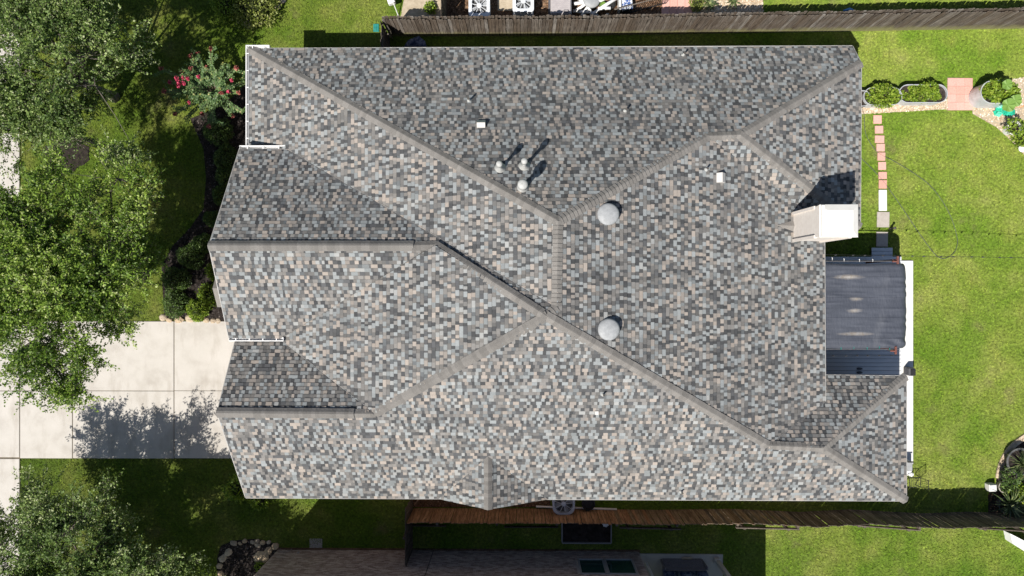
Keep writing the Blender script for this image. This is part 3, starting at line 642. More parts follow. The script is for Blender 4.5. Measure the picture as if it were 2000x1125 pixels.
# --- chimney with cricket
CX0, CX1, CY0, CY1, CT = 9.86, 11.02, 1.72, 2.70, 6.35
mb = MB(); cxm, cym = (CX0+CX1)/2, (CY0+CY1)/2; mb.box((cxm, cym, (CT+3.2)/2), (CX1-CX0, CY1-CY0, CT-3.2)); ch = obj('chimney', mb, M['chimney'], house)
mb = MB()
for z0, z1, o in ((5.95, 6.07, .02), (6.07, 6.24, .035), (6.24, 6.38, .045)): mb.box((cxm, cym, (z0+z1)/2), (CX1-CX0+2*o, CY1-CY0+2*o, z1-z0), bev=.012)
for x in (CX0, CX1):
    for y in (CY0, CY1): mb.box((x, y, 4.6), (.10, .10, 2.7))
obj('chimney_trim', mb, M['chimney'], ch)
mb = MB(); mb.add([(CX0-.05, CY0-.05, 6.384), (CX1+.05, CY0-.05, 6.384), (CX1+.05, CY1+.05, 6.384), (CX0-.05, CY1+.05, 6.384), (CX0+.15, CY0+.15, 6.48), (CX1-.15, CY0+.15, 6.48), (CX1-.15, CY1-.15, 6.48), (CX0+.15, CY1-.15, 6.48)],
    [(0, 1, 5, 4), (1, 2, 6, 5), (2, 3, 7, 6), (3, 0, 4, 7), (4, 5, 6, 7)])
mb.box((CX0+.04, cym, 6.43), (.1, CY1-CY0+.06, .1), bev=.01); obj('chimney_cap', mb, M['cap_white'], ch)
ck = MB(); a = onp('Rm', 1516, 440); yc = a.y; z0 = a.z; zb = pz('Rm', CX0, 0)
ck.poly([(a.x, yc, z0+.012), (CX0, yc-.2, zb+.012), (CX0, yc, zb+.10)]); ck.poly([(a.x, yc, z0+.012), (CX0, yc, zb+.10), (CX0, yc+.2, zb+.012)]); obj('chimney_cricket', ck, M['cap'], house)
# --- roof vents and pipes
def roof_base(px, py, k): return onp(k, px, py)
for (px, py) in ((1187, 419), (1188, 643)):
    b = roof_base(px, py, 'Rm'); mb = MB()
    mb.lathe([(.37, -.12), (.30, -.08), (.24, .06), (.24, .10), (.345, .10), (.36, .115), (.35, .15), (.30, .185), (.18, .21), (.02, .218)], (b.x, b.y, b.z), 28); obj('roof_vent', mb, M['vent'], house, smooth=True)
for (px, py, h, rc, r) in ((977, 330, 1.0, .105, .055), (1024, 326, 1.12, .105, .055), (1021, 368, .95, .165, .085)):
    b = roof_base(px, py, 'Tm'); mb = MB()
    mb.lathe([(.23, -.14), (.21, -.02), (.15, .09), (.10, .22), (r+.015, .30), (r, .34), (r, h-.22)], (b.x, b.y, b.z), 18); vp = obj('vent_pipe', mb, M['pipe'], house, smooth=True)
    mb = MB(); mb.lathe([(r*.9, h-.24), (rc, h-.2), (rc, h-.05), (rc*.8, h), (rc*.3, h+.02)], (b.x, b.y, b.z), 18); obj('pipe_cap', mb, M['pipe'], vp, smooth=True)
def boxvent(px, py, k, s_, h, face):
    x, y, z = roof_base(px, py, k); mb = MB(); hx = s_/2; f_ = Vector((face[0], face[1])); g_ = Vector((-face[1], face[0])); v = []
    for (i, j) in ((1, -1), (1, 1), (-1, 1), (-1, -1)):
        q = Vector((x, y))+f_*hx*i+g_*hx*j; v.append((q.x, q.y, pz(k, q.x, q.y)-.03))
    for (i, j, up) in ((1, -1, .06), (1, 1, .06), (-1, 1, .10), (-1, -1, .10), (-.05, 1, h), (-.05, -1, h)):
        q = Vector((x, y))+f_*hx*i+g_*hx*j; v.append((q.x, q.y, pz(k, q.x, q.y)+up))
    mb.add(v, [(0, 1, 5, 4), (2, 3, 7, 6), (1, 2, 6, 8, 5), (3, 0, 4, 9, 7), (4, 5, 8, 9), (9, 8, 6, 7)]); obj('box_vent', mb, M['fascia'], house)
boxvent(940, 243, 'Tm', .29, .26, (0, -1)); boxvent(1407, 348, 'Rm', .33, .24, (-1, 0)); boxvent(1165, 806, 'Bm', .13, .1, (0, 1))
for (px, py, k, h, r) in ((916, 197, 'Tm', .33, .035), (1221, 217, 'Tm', .30, .033), (1334, 108, 'Tm', .30, .033), (1379, 331, 'Rm', .25, .03), (1178, 770, 'Bm', .25, .033), (1330, 960, 'Bm', .25, .033)):
    b = roof_base(px, py, k); mb = MB(); mb.lathe([(.085, -.03), (.075, .02), (r+.012, .07), (r, .08), (r, h)], tuple(b), 12); st_ = obj('stack_pipe', mb, M['pipe'], house, smooth=True)
    mb = MB(); mb.lathe([(r*1.15, h-.05), (r*1.2, h+.005), (r*.5, h+.008)], tuple(b), 12); obj('pipe_rim', mb, M['darkpipe'], st_)

# ------------------------------------------------------------------ fences
def picket_mesh(h, wd=.134, th=.018, m=None, ear=.03):
    mb = MB(); hw = wd/2; P_ = [(-hw, 0), (hw, 0), (hw, h-ear), (hw-ear, h), (-hw+ear, h), (-hw, h-ear)]
    mb.add([(x, -th/2, z) for x, z in P_]+[(x, th/2, z) for x, z in P_], [(0, 1, 2, 3, 4, 5), (11, 10, 9, 8, 7, 6)]+[(i, 6+i, 6+(i+1) % 6, (i+1) % 6) for i in range(6)])
    return mesh_from('picket', mb.v, mb.f, m)
def along(pts, step):
    P_ = [Vector((*p_, 0)) for p_ in pts]; out = []; carry = step/2
    for a, b in zip(P_, P_[1:]):
        L_ = (b-a).length; d_ = (b-a)/L_; s_ = carry
        while s_ < L_: out.append((a+d_*s_, math.atan2(d_.y, d_.x))); s_ += step
        carry = s_-L_
    return out
def fence(name, label, pts, m, h=1.83, back=None, lean=.0, matf=None, step=.146, railside=1, rails=True, group=None, hv=.012):
    P_ = [Vector((*p_, 0)) for p_ in pts]; t_ = thing(name, label, 'fence', tuple(P_[0]), group)
    me = picket_mesh(h, m=m); var = {}
    for p, a in along(pts, step):
        mm = me
        if matf:
            k = matf(p)
            if k not in var: var[k] = picket_mesh(h, m=M[k])
            mm = var[k]
        inst('picket', mm, t_, (p.x, p.y, random.uniform(-.015, .015)), (lean+random.uniform(-hv, hv), random.uniform(-.006, .006), a), (random.uniform(.95, 1.03), 1, random.uniform(.985, 1.012)))
    nx = railside
    for p, a in along(pts, 2.4):
        mb = MB(); q = p+Vector((-math.sin(a), math.cos(a), 0))*nx*.085; mb.box((q.x, q.y, (h-.12)/2), (.09, .09, h-.12), a); obj('post', mb, M['fencedark'], t_)
    for a, b in zip(P_, P_[1:]):
        ang_ = math.atan2((b-a).y, (b-a).x); q = (a+b)/2+Vector((-math.sin(ang_), math.cos(ang_), 0))*nx*.03
        for z in (.3, .95, 1.6): mb = MB(); mb.box((q.x, q.y, z*h/1.83), ((b-a).length, .038, .085), ang_); obj('rail', mb, m if not matf else M['fencedark'], t_)
    if back:
        for p, a in along(pts, step):
            q = p+Vector((-math.sin(a), math.cos(a), 0))*nx*back
            inst('back_picket', me, t_, (q.x, q.y, random.uniform(.0, .05)), (lean+random.uniform(-.012, .012), random.uniform(-.008, .008), a), (random.uniform(.93, 1.02), 1, random.uniform(.985, 1.015)))
    return t_
topf = [G(762, 71), G(1000, 70.5), G(1140, 70), G(1240, 67.5), G(1400, 65), G(1560, 62.5), G(1800, 58.5), G(2060, 54.5)]
fence('picket_fence', 'long weathered grey picket fence along the top behind the house, with sunlit boards', topf, M['fencegrey'], back=.12, lean=0)
fence('picket_fence', 'short dark fence joining the top left house corner to the long grey fence', [G(761, 73), G(761, 150)], M['fencedark'], railside=1)
botf = [G(808, 992.5), G(1100, 993.5), G(1280, 996), G(1430, 994), G(1560, 1000), G(1660, 995), G(1800, 1003), G(1890, 999.5), G(2060, 1006)]
fence('picket_fence', 'long cedar fence along the bottom side yard, orange brown turning grey to the right', botf, M['fencecedar'], matf=lambda p: 'fencecedar' if p.x+random.uniform(-2.2, 2.2) < 4.5 else ('fencemid' if p.x+random.uniform(-2.5, 2.5) < 9.5 else 'fencedark'), railside=-1, lean=0)
fence('picket_fence', 'dark side fence between the house and the brick neighbour, seen nearly edge on', [G(806, 968), G(806, 1074)], M['fencedark'], railside=-1)
fence('picket_fence', 'dark fence running up out of the picture from the grey fence beside the air conditioners', [G(872, 67), G(872, 30), G(872, -60)], M['fencedark'], railside=1)
# loose boards and rails leaning on the neighbour side of the cedar fence
lf = thing('low_metal_fence', 'low black metal fence slanting behind the grey fence by the red tiles', 'fence', (*G(1192, 34), 0))
a, b = Vector((*G(1194, 36), 0)), Vector((*G(1300, 8), 0)); n_ = 22
for i in range(n_+1):
    p = a+(b-a)*i/n_; mb = MB(); mb.tube([(p.x, p.y, 0), (p.x, p.y, .95)], .011, 5); obj('bar', mb, M['black'], lf)
for z in (.12, .93): mb = MB(); mb.tube([a+Vector((0, 0, z)), b+Vector((0, 0, z))], .022, 6); obj('rail', mb, M['bark'] if z > .5 else M['black'], lf)
# gate frame and brace inside the corner
bp = MB(); q0, q1 = G(768, 78), G(771, 92); bp.tube([(q0[0], q0[1], .2), (q1[0], q1[1], 1.5)], .03, 5); tag(obj('brace_board', bp, M['fencegrey']), 'grey wooden brace leaning inside the dark corner fence', 'brace')

# ------------------------------------------------------------------ leaf builders
def leafquads(P, D, Lg, Wd, rng, tilt=.8):
    n = len(P); D = D/np.maximum(1e-6, np.linalg.norm(D, axis=1))[:, None]
    N = rng.normal(0, 1, (n, 3))*tilt+np.array([0, 0, 1.0]); Sd = np.cross(D, N); Sd /= np.maximum(1e-6, np.linalg.norm(Sd, axis=1))[:, None]
    Nn = np.cross(Sd, D)
    v = np.empty((n, 4, 3)); v[:, 0] = P; v[:, 1] = P+D*(Lg*.45)[:, None]+Sd*Wd[:, None]+Nn*(Wd*.25)[:, None]; v[:, 2] = P+D*Lg[:, None]-Nn*(Lg*.1)[:, None]; v[:, 3] = P+D*(Lg*.45)[:, None]-Sd*Wd[:, None]+Nn*(Wd*.25)[:, None]
    return v
def leafobj(name, vs, tones, m, parent):
    v = np.concatenate(vs).reshape(-1, 3); n = len(v)//4
    o = npobj(name, v, np.arange(4*n).reshape(-1, 4), m, np.concatenate(tones), parent); return o
def oak(label, cx, cy, zc, rx, ry, rz, seed, clumps, m, leaf=.095, group=None, holes=()):
    g = np.random.default_rng(seed); rd = random.Random(seed)
    t_ = thing('oak_tree', label, 'tree', (cx, cy, 0), group)
    ph = g.uniform(0, 6.28, 5); am = g.uniform(.08, .2, 5)
    def lob(a): return 1+sum(am[i]*math.cos((i+2)*a+ph[i]) for i in range(5))
    tr = MB(); top = (g.uniform(-.3, .3), g.uniform(-.3, .3), zc*.42)
    tr.tube([(0, 0, -.1), (.03, 0, .4), (top[0]*.5, top[1]*.5, zc*.25), top], [.26, .19, .16, .13], 9); obj('trunk', tr, M['bark'], t_, smooth=True, local=True)
    limbs = []; lm = MB(); nl = 13
    for i in range(nl):
        a = 2*math.pi*(i+rd.uniform(-.3, .3))/nl; e_ = rd.uniform(.05, .95); L_ = lob(a)*rd.uniform(.7, .95)
        end = np.array([rx*L_*math.cos(a)*math.cos(e_*1.2), ry*L_*math.sin(a)*math.cos(e_*1.2), zc+rz*math.sin(e_*1.2)*.8-.2]); st_ = np.array(top)
        mid = st_*.45+end*.55+np.array([rd.uniform(-.3, .3), rd.uniform(-.3, .3), rd.uniform(0, .5)])
        pts = [st_, st_*.7+mid*.3+np.array([0, 0, .1]), mid, mid*.4+end*.6+np.array([rd.uniform(-.2, .2), rd.uniform(-.2, .2), .05]), end]
        lm.tube(pts, [.085, .065, .045, .028, .012], 6); limbs.append(np.array(pts))
    LP = np.concatenate([np.concatenate([a_*(1-t1)+b_*t1 for t1 in (0, .25, .5, .75)]).reshape(4, 3) for l_ in limbs for a_, b_ in zip(l_[1:], l_[2:])])
    VS = []; TN = []; K = []
    for c_ in range(max(14, int(clumps/20))):
        for _ in range(30):
            a = rd.uniform(0, 6.283); r_ = rd.random()**.5; el = rd.uniform(-.55, 1.)
            q = math.sqrt(max(0, 1-min(1, abs(el))**2.2)); sh = rd.uniform(.72, 1.0) if rd.random() < .8 else rd.uniform(.3, .75)
            L_ = lob(a)
            p = np.array([rx*L_*math.cos(a)*r_*(.35+.65*q), ry*L_*math.sin(a)*r_*(.35+.65*q), zc+rz*el*sh*math.sqrt(max(.05, 1-r_*r_*.8))])
            wx, wy = cx+p[0], cy+p[1]
            if not any((wx-h_[0])**2+(wy-h_[1])**2 < h_[2]**2 for h_ in holes): break
        K.append((p, rd.uniform(.45, .95), rd.uniform(-.22, .22)))
    for c_ in range(clumps):
        kc, kr, kt = K[rd.randrange(len(K))]
        if c_ % 3 == 0:
            a = rd.uniform(0, 6.283); q = rd.random()**.5*.86; L_ = lob(a); kr = .3; kt = -.15
            kc = np.array([rx*L_*math.cos(a)*q, ry*L_*math.sin(a)*q, zc+rz*math.sqrt(1-q*q)*rd.uniform(.25, .8)])
            if any((cx+kc[0]-h_[0])**2+(cy+kc[1]-h_[1])**2 < h_[2]**2 for h_ in holes): continue
        dv = g.normal(0, 1, 3); dv /= np.linalg.norm(dv); dv[2] *= .6; p = kc+dv*kr*rd.random()**.5
        rad_ = p[:2]/np.maximum(.3, np.linalg.norm(p[:2])); p[:2] += rad_*rd.choice((0, 0, 0, .35))
        k = np.argmin(((LP-p)**2).sum(1)); src = LP[k]
        outd = p-np.array([0, 0, zc*.75]); outd /= np.linalg.norm(outd)
        mid = (src+p)/2+np.array([rd.uniform(-.1, .1), rd.uniform(-.1, .1), -.06]); lm.tube([src, mid, p], [.016, .011, .006], 4, cap=False)
        ntw = rd.randint(5, 8); ct = rd.uniform(.15, .75)
        for t2 in range(ntw):
            d_ = outd*.8+g.normal(0, .6, 3)+np.array([0, 0, .15]); d_ /= np.linalg.norm(d_); L2 = rd.uniform(.35, .85); nlv = int(L2*34)
            lm.tube([p, p+d_*L2*.5+np.array([0, 0, .02]), p+d_*L2], [.006, .004, .002], 3, cap=False)
            u = g.uniform(.1, 1.05, nlv); Q = p+d_*(u*L2)[:, None]+g.normal(0, .035, (nlv, 3))
            DD = d_*.6+g.normal(0, .75, (nlv, 3)); lg = g.uniform(.65, 1.2, nlv)*leaf
            VS.append(leafquads(Q, DD, lg, lg*g.uniform(.24, .34, nlv), g, .55)); TN.append(np.clip(ct+kt+g.normal(0, .22, nlv)+(g.random(nlv) < .05)*.6, 0, 1))
    obj('limbs', lm, M['bark'], t_, smooth=True, local=True)
    leafobj('crown', VS, TN, m, t_)
    return t_
def W(px, py, z): return G(px, py, z)
holes = [(*G(150, 300, 4), .9)]
x, y = W(52, 110, 5.2); oak('grey green live oak crown filling the top left corner of the photo', x, y, 5.0, 3.5, 3.9, 2.0, 3, 1020, M['oak'], holes=[(*G(140, 300, 5), .8), (*G(235, 200, 5), 1.25)])
x, y = W(92, 530, 6.0); oak('bright green live oak overhanging the driveway at the left', x, y, 5.7, 3.25, 3.85, 2.1, 21, 960, M['oak2'])
x, y = W(110, 1150, 4.1); oak('live oak at the bottom left corner below the driveway', x, y, 3.6, 3.9, 3.6, 1.9, 8, 980, M['oak'], holes=[(*G(80, 950, 3.8), 1.0)])
oak('live oak mostly below the frame shading the lower front lawn', -13.9, -14.4, 4.4, 2.4, 2.6, 1.9, 14, 420, M['oak'])
x, y = W(70, -190, 5.0); oak('live oak above the frame shading the top left lawn', x, y, 4.8, 3.4, 2.7, 2.1, 15, 300, M['oak'])

def shrub_mesh(seed, n, rx, rz, leaf, m, loose=.08, core=True):
    g = np.random.default_rng(seed); d_ = g.normal(0, 1, (n, 3)); d_[:, 2] = np.abs(d_[:, 2])*.9-.12; d_ /= np.linalg.norm(d_, axis=1)[:, None]
    ph = g.uniform(0, 6.28, 6); az = np.arctan2(d_[:, 1], d_[:, 0]); bumps = 1+.09*np.sin(3*az+ph[0])+.07*np.sin(5*az+ph[1]+4*d_[:, 2])+.05*np.sin(9*az+ph[2]+7*d_[:, 2])
    r_ = bumps*(1-np.abs(g.normal(0, loose, n))*1.2+np.maximum(0, g.normal(0, loose*.7, n)))
    P_ = d_*r_[:, None]*np.array([rx, rx, rz]); P_[:, 2] += rz*.25
    lg = g.uniform(.6, 1.25, n)*leaf; DD = d_+g.normal(0, .8, (n, 3))
    v = leafquads(P_, DD, lg, lg*g.uniform(.26, .4, n), g, 1.); clump = .5+.28*np.sin(7*az+ph[3])*np.cos(9*d_[:, 2]+ph[4])
    return mesh_from('foliage', v.reshape(-1, 3), np.arange(4*n).reshape(-1, 4), m, tone=np.clip(clump+g.normal(0, .2, n), 0, 1))
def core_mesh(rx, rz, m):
    mb = MB(); mb.lathe([(rx*.6, 0), (rx*.82, rz*.3), (rx*.78, rz*.7), (rx*.5, rz*1.02), (rx*.15, rz*1.12)], (0, 0, 0), 12); return mesh_from('inner_core', mb.v, mb.f, m, smooth=True)
COREM = grained('dark_core', (.012, .016, .008), (.03, .035, .015), 20, .95, .1)  # near-black colour of the solid core inside each leaf shell
def shrub(label, px, py, z, seed, n, rx, rz, leaf, m, group=None, cat='shrub', name='shrub', loose=.08):
    x, y = G(px, py, z+rz*.6); t_ = thing(name, label, cat, (x, y, z), group)
    for nm, me in (('foliage', shrub_mesh(seed, n, rx, rz, leaf, m, loose)), ('inner_core', core_mesh(rx*.86, rz*.8, COREM))):
        o = bpy.data.objects.new(nm, me); COL.objects.link(o); o.parent = t_
    return t_
for i, (px, py, r, lb) in enumerate(((425, 257, 27, 'dark green rounded shrub just below the pink crape myrtle'), (441, 307, 24, 'dark green shrub beside the short gutter at the left gable'), (440, 345, 19, 'small dark shrub against the house, third below the crape myrtle'),
        (431, 381, 17, 'small dark shrub tucked under the left gable rake'), (413, 427, 15, 'smallest dark shrub in the mulch against the left gable'), (396, 474, 18, 'dark shrub just below the tip of the left gable ridge'), (371, 500, 25, 'round clipped dark shrub standing alone in the mulch left of the gable tip'),
        (342, 547, 26, 'broad dark shrub at the left edge of the mulch, upper of two in that edge'), (342, 594, 25, 'broad dark shrub at the left edge of the mulch nearest the driveway'), (384, 605, 21, 'light topped round shrub behind the stones at the driveway edge'))):
    rr_ = r*.0208; shrub(lb, px, py, .03, 40+i, 2600 if i != 9 else 2200, rr_, rr_*1.1, .062, M['box'] if i != 9 else M['bright'], 'rounded shrubs in the mulch bed')
shrub('yellow green leafy plant under the rake beside the porch gable', 408, 575, .03, 60, 700, .42, .4, .10, M['bright'], None, 'plant', 'leafy_plant', .2)
shrub('yellow green leafy plant between the gable tip and the porch gable', 418, 530, .03, 61, 500, .33, .35, .10, M['bright'], None, 'plant', 'leafy_plant', .2)
shrub('bright yellow green shrub at the top edge behind a stone border', 497, 8, .03, 62, 3000, .95, .7, .095, M['limeshrub'], None, 'shrub', 'shrub', .15)
shrub('darker green shrub at the top edge beside the bright one', 443, 4, .03, 63, 2000, .72, .6, .085, M['bright'], None, 'shrub', 'shrub', .14)
shrub('loose broad leaved plant at the bottom left corner of the house', 462, 955, .03, 64, 600, .5, .5, .12, M['bright'], None, 'plant', 'leafy_plant', .24)
shrub('low broad leaved plant peeping from under the bottom left eave', 505, 975, .03, 65, 420, .42, .3, .12, M['bright'], None, 'plant', 'leafy_plant', .24)
shrub('small bright plant among the rocks by the brick wall corner', 507, 1108, .03, 66, 260, .2, .22, .07, M['bright'], None, 'plant', 'leafy_plant', .2)
shrub('small green plant on the pale soil left of the air conditioners', 840, 14, .02, 67, 260, .22, .25, .09, M['bright'], None, 'plant', 'leafy_plant', .2)
# crape myrtle: long sprays with paired leaves and flower heads
g = np.random.default_rng(77); mx, my = G(405, 172, 2.0)
cm = thing('crape_myrtle', 'crape myrtle with long leafy sprays and pink flower heads at the front corner', 'tree', (mx, my, 0))
st = MB(); VS = []; TN = []; fl = []
for i in range(6):
    a = i*1.05; st.tube([(0.1*math.cos(a), .1*math.sin(a), 0), (.25*math.cos(a), .25*math.sin(a), .9), (.5*math.cos(a), .5*math.sin(a), 1.7)], [.035, .028, .018], 6)
SPR = [(-75, 35, 1.75), (-55, -10, 1.5), (-60, -55, 1.35), (-40, 72, 1.2), (-55, 88, 1.1), (-12, 65, 1.15)]
angs = [(a_, l_*1.12) for a_, l_ in [(158, 1.75), (150, 1.2), (172, 1.45), (183, 1.55), (188, 1.5), (120, 1.35), (108, 1.45), (80, 1.35), (128, .9), (60, 1.05), (35, 1.25), (12, 1.3), (-10, 1.15), (-35, 1.45), (-48, 1.2), (-75, 1.25), (-92, 1.3), (-128, 1.4), (-140, 1.45), (-155, 1.0), (-110, .9), (140, .8), (95, .8), (200, .8), (-20, .7), (50, .7)]]
for i in range(24): angs.append((random.uniform(0, 360), random.uniform(.3, .85)))
for i, (ad, L_) in enumerate(angs):
    a = R(ad+random.uniform(-3, 3)); hz = random.uniform(1.7, 2.5) if L_ < .9 else random.uniform(1.6, 2.2)
    p0 = np.array([.12*math.cos(a), .12*math.sin(a), 1.2+.3*random.random()]); p2 = np.array([L_*math.cos(a), L_*math.sin(a), hz]); p1 = (p0+p2)/2+np.array([0, 0, .25])
    nn = int(L_*30)+6; u = np.linspace(.2, 1, nn)[:, None]; C_ = (1-u)**2*p0+2*u*(1-u)*p1+u**2*p2
    st.tube([p0, (p0+p1)/2, (p0+2*p1+p2)/4, (p1+p2)/2, p2], [.012, .01, .008, .006, .004], 4)
    sdv = np.array([-math.sin(a), math.cos(a), .05])
    for sg in (-1, 1):
        DD = np.tile(sdv*sg+np.array([math.cos(a), math.sin(a), 0])*.25, (nn, 1))+g.normal(0, .15, (nn, 3)); lg = g.uniform(.075, .11, nn)
        VS.append(leafquads(C_+g.normal(0, .01, (nn, 3)), DD, lg, lg*.30, g, .25)); TN.append(np.clip(np.linspace(.3, .75, nn)+g.normal(0, .15, nn), 0, 1))
    for sb in range(2 if L_ > .8 else 3):
        k = random.randint(nn//4, nn-3); b0 = C_[k]; a2 = a+random.choice((-1, 1))*random.uniform(.5, 1.2); L3 = random.uniform(.25, .5); q = np.linspace(0, 1, 12)[:, None]; B_ = b0+q*np.array([math.cos(a2)*L3, math.sin(a2)*L3, random.uniform(.0, .25)])
        for sg in (-1, 1):
            DD = np.tile(np.array([-math.sin(a2), math.cos(a2), .05])*sg, (12, 1))+g.normal(0, .25, (12, 3)); lg = g.uniform(.06, .10, 12); VS.append(leafquads(B_, DD, lg, lg*.3, g, .4)); TN.append(np.clip(.5+g.normal(0, .2, 12), 0, 1))
    fl.append((p2, i))
obj('stems', st, M['twig'], cm, local=True); leafobj('foliage', VS, TN, M['myrtle'], cm)
def blossom(p, n, r, m):
    Q = p+g.normal(0, r*.34, (n, 3)); DD = g.normal(0, 1, (n, 3)); lg = g.uniform(.045, .075, n); v = leafquads(Q, DD, lg, lg*.6, g, 1.5)
    o = leafobj('flower_head', [v], [g.uniform(0, 1, n)], m, cm); return o
for p, i in fl[:26]:
    if i % 2 == 0 or i < 9: blossom(p, 70, .09, M['spent'] if i not in (2, 9, 11) else M['pink'])
for px, py in ((349, 155), (352, 161), (354, 166), (362, 155), (364, 166), (353, 171), (457, 160), (450, 182), (374, 202), (371, 157), (392, 153)):
    x, y = G(px, py, 2.25); o = blossom(np.array([x-mx, y-my, 2.45]), 60, .06, M['pink'])

# ------------------------------------------------------------------ stones
STN = [(318, 620, 8, 'pale stone at the left end of the driveway stone row'), (330, 626, 7, 'small tan stone between grey ones at the driveway edge'), (350, 624, 10, 'large grey stone in the driveway edge row'), (371, 623, 11, 'flat weathered stone below the shrub at the driveway edge'),
       (402, 626, 8, 'pale stone right of the light topped shrub'), (416, 627, 7, 'yellowish stone beside the house in the driveway row'), (426, 627, 7, 'yellowish stone last in the driveway row under the rake'),
       (484, 46, 11, 'long pale stone at the lower end of the top shrub border'), (503, 42, 12, 'long pale stone in the middle of the top shrub border'), (516, 35, 8, 'round pale stone in the curve of the top shrub border'), (524, 31, 7, 'tan stone beside the round one in the top border'), (541, 13, 8, 'pale stone at the upper end of the top border'), (550, 1, 9, 'pale stone at the very top edge of the border'),
       (456, 1061, 9, 'large sandy stone at the top left of the rock bed'), (469, 1062, 5, 'small pale stone next to the large sandy one'), (478, 1057, 6, 'grey stone at the top of the rock bed'), (493, 1059, 6, 'dull stone at the top middle of the rock bed'), (502, 1057, 6, 'grey rounded stone beside the orange one'), (513, 1060, 7, 'orange tan stone in the top row of the rock bed'), (525, 1059, 5, 'small tan stone right of the orange one'), (538, 1067, 8, 'pale yellow stone nearest the brick wall corner'),
       (503, 1065, 7, 'brownish stone just below the top row of the rock bed'), (446, 1079, 9, 'sandy stone at the left curve of the rock bed'), (435, 1091, 9, 'bluish grey stone at the left curve of the rock bed'), (429, 1106, 7, 'weathered stone low on the left of the rock bed'), (432, 1121, 8, 'pale stone at the bottom edge of the rock bed'), (510, 1088, 17, 'broad flat stone in the middle of the rock bed'), (524, 1076, 10, 'flat grey stone above the broad one in the rock bed')]
for i, (px, py, r, lb) in enumerate(STN):
    x, y = G(px, py, .05); q = r*.0205; mb = MB(); k = random.Random(i).uniform(.65, .95); mb.rock((0, 0, 0), (q, q*k), i+3, .55 if r < 14 else .22); o = obj('stone', mb, M['limestone']); o.location = (x, y, .03); o.rotation_euler = (0, 0, random.Random(i).uniform(-.5, .5)); tag(o, lb, 'stone', 'border stones')
# ------------------------------------------------------------------ stepping stones
for i, (x0, x1, y0, y1, m, lb) in enumerate(((1705, 1721, 225.5, 242, 'pavered', 'pink square paver at the upper end of the stepping path by the gravel'), (1708, 1724, 246, 261, 'pavered', 'second pink paver from the gravel in the stepping path'), (1708, 1726, 265, 279.5, 'pavered', 'third pink paver from the gravel in the stepping path'), (1711, 1727, 281, 296, 'pavered', 'fourth pink paver from the gravel in the stepping path'),
        (1713, 1728, 298, 314, 'pavered', 'fifth pink paver from the gravel, level with the roof hip'), (1714.5, 1729.5, 316.5, 332, 'pavered', 'sixth pink paver from the gravel in the stepping path'), (1715, 1731, 336, 350, 'pavered', 'pink paver next to last before the white stone'), (1715.5, 1731, 352, 368.5, 'pavered', 'pink paver touching the white stone'),
        (1715.5, 1731, 371, 412, 'stepwhite', 'long white stone slab in the stepping path'), (1712, 1736, 414, 444, 'stepgrey', 'large beige stepping slab beside the chimney'), (1710.5, 1733, 453, 482, 'stepgrey', 'grey stepping slab half in shade before the wooden step'))):
    a, b = G(x0, y1), G(x1, y0); mb = MB(); mb.box((0, 0, .02), (b[0]-a[0], b[1]-a[1], .05), random.uniform(-.03, .03), bev=.008); o = obj('stepping_stone', mb, M[m]); o.location = ((a[0]+b[0])/2, (a[1]+b[1])/2, .012); tag(o, lb, 'paver', 'stepping stones beside the house')
# ------------------------------------------------------------------ deck, step, sail, lights
da, db = G(1590, 738), G(1757, 505)
dk_ = thing('deck', 'slate grey board deck under the dark shade cloth', 'deck', (db[0], da[1], .07)); n_ = int((db[1]-da[1])/.165)
me = MB(); me.box((0, 0, 0), (db[0]-da[0], .152, .03), bev=.006); mesh_b = mesh_from('board', me.v, me.f, M['deck'])
for i in range(n_+1): inst('board', mesh_b, dk_, ((da[0]+db[0])/2, da[1]+.08+.165*i, .135), (random.uniform(-.004, .004), 0, 0))
mb = MB(); mb.box(((da[0]+db[0])/2, (da[1]+db[1])/2, .092), (db[0]-da[0]-.06, db[1]-da[1]-.06, .045)); obj('frame', mb, M['dgrey'], dk_)
a, b = G(1702, 505, .12), G(1743, 483.5, .12); stp = thing('deck_step', 'grey wooden step of three planks at the top of the deck', 'step', (a[0], a[1], 0))
for i in range(3): mb = MB(); mb.box(((a[0]+b[0])/2, a[1]+(b[1]-a[1])*(i+.5)/3, .125), (b[0]-a[0], (b[1]-a[1])/3-.014, .032), bev=.006); obj('board', mb, M['step'], stp)
mb = MB(); mb.box(((a[0]+b[0])/2, (a[1]+b[1])/2, .055), (b[0]-a[0]-.05, b[1]-a[1]-.05, .1)); obj('frame', mb, M['dgrey'], stp)
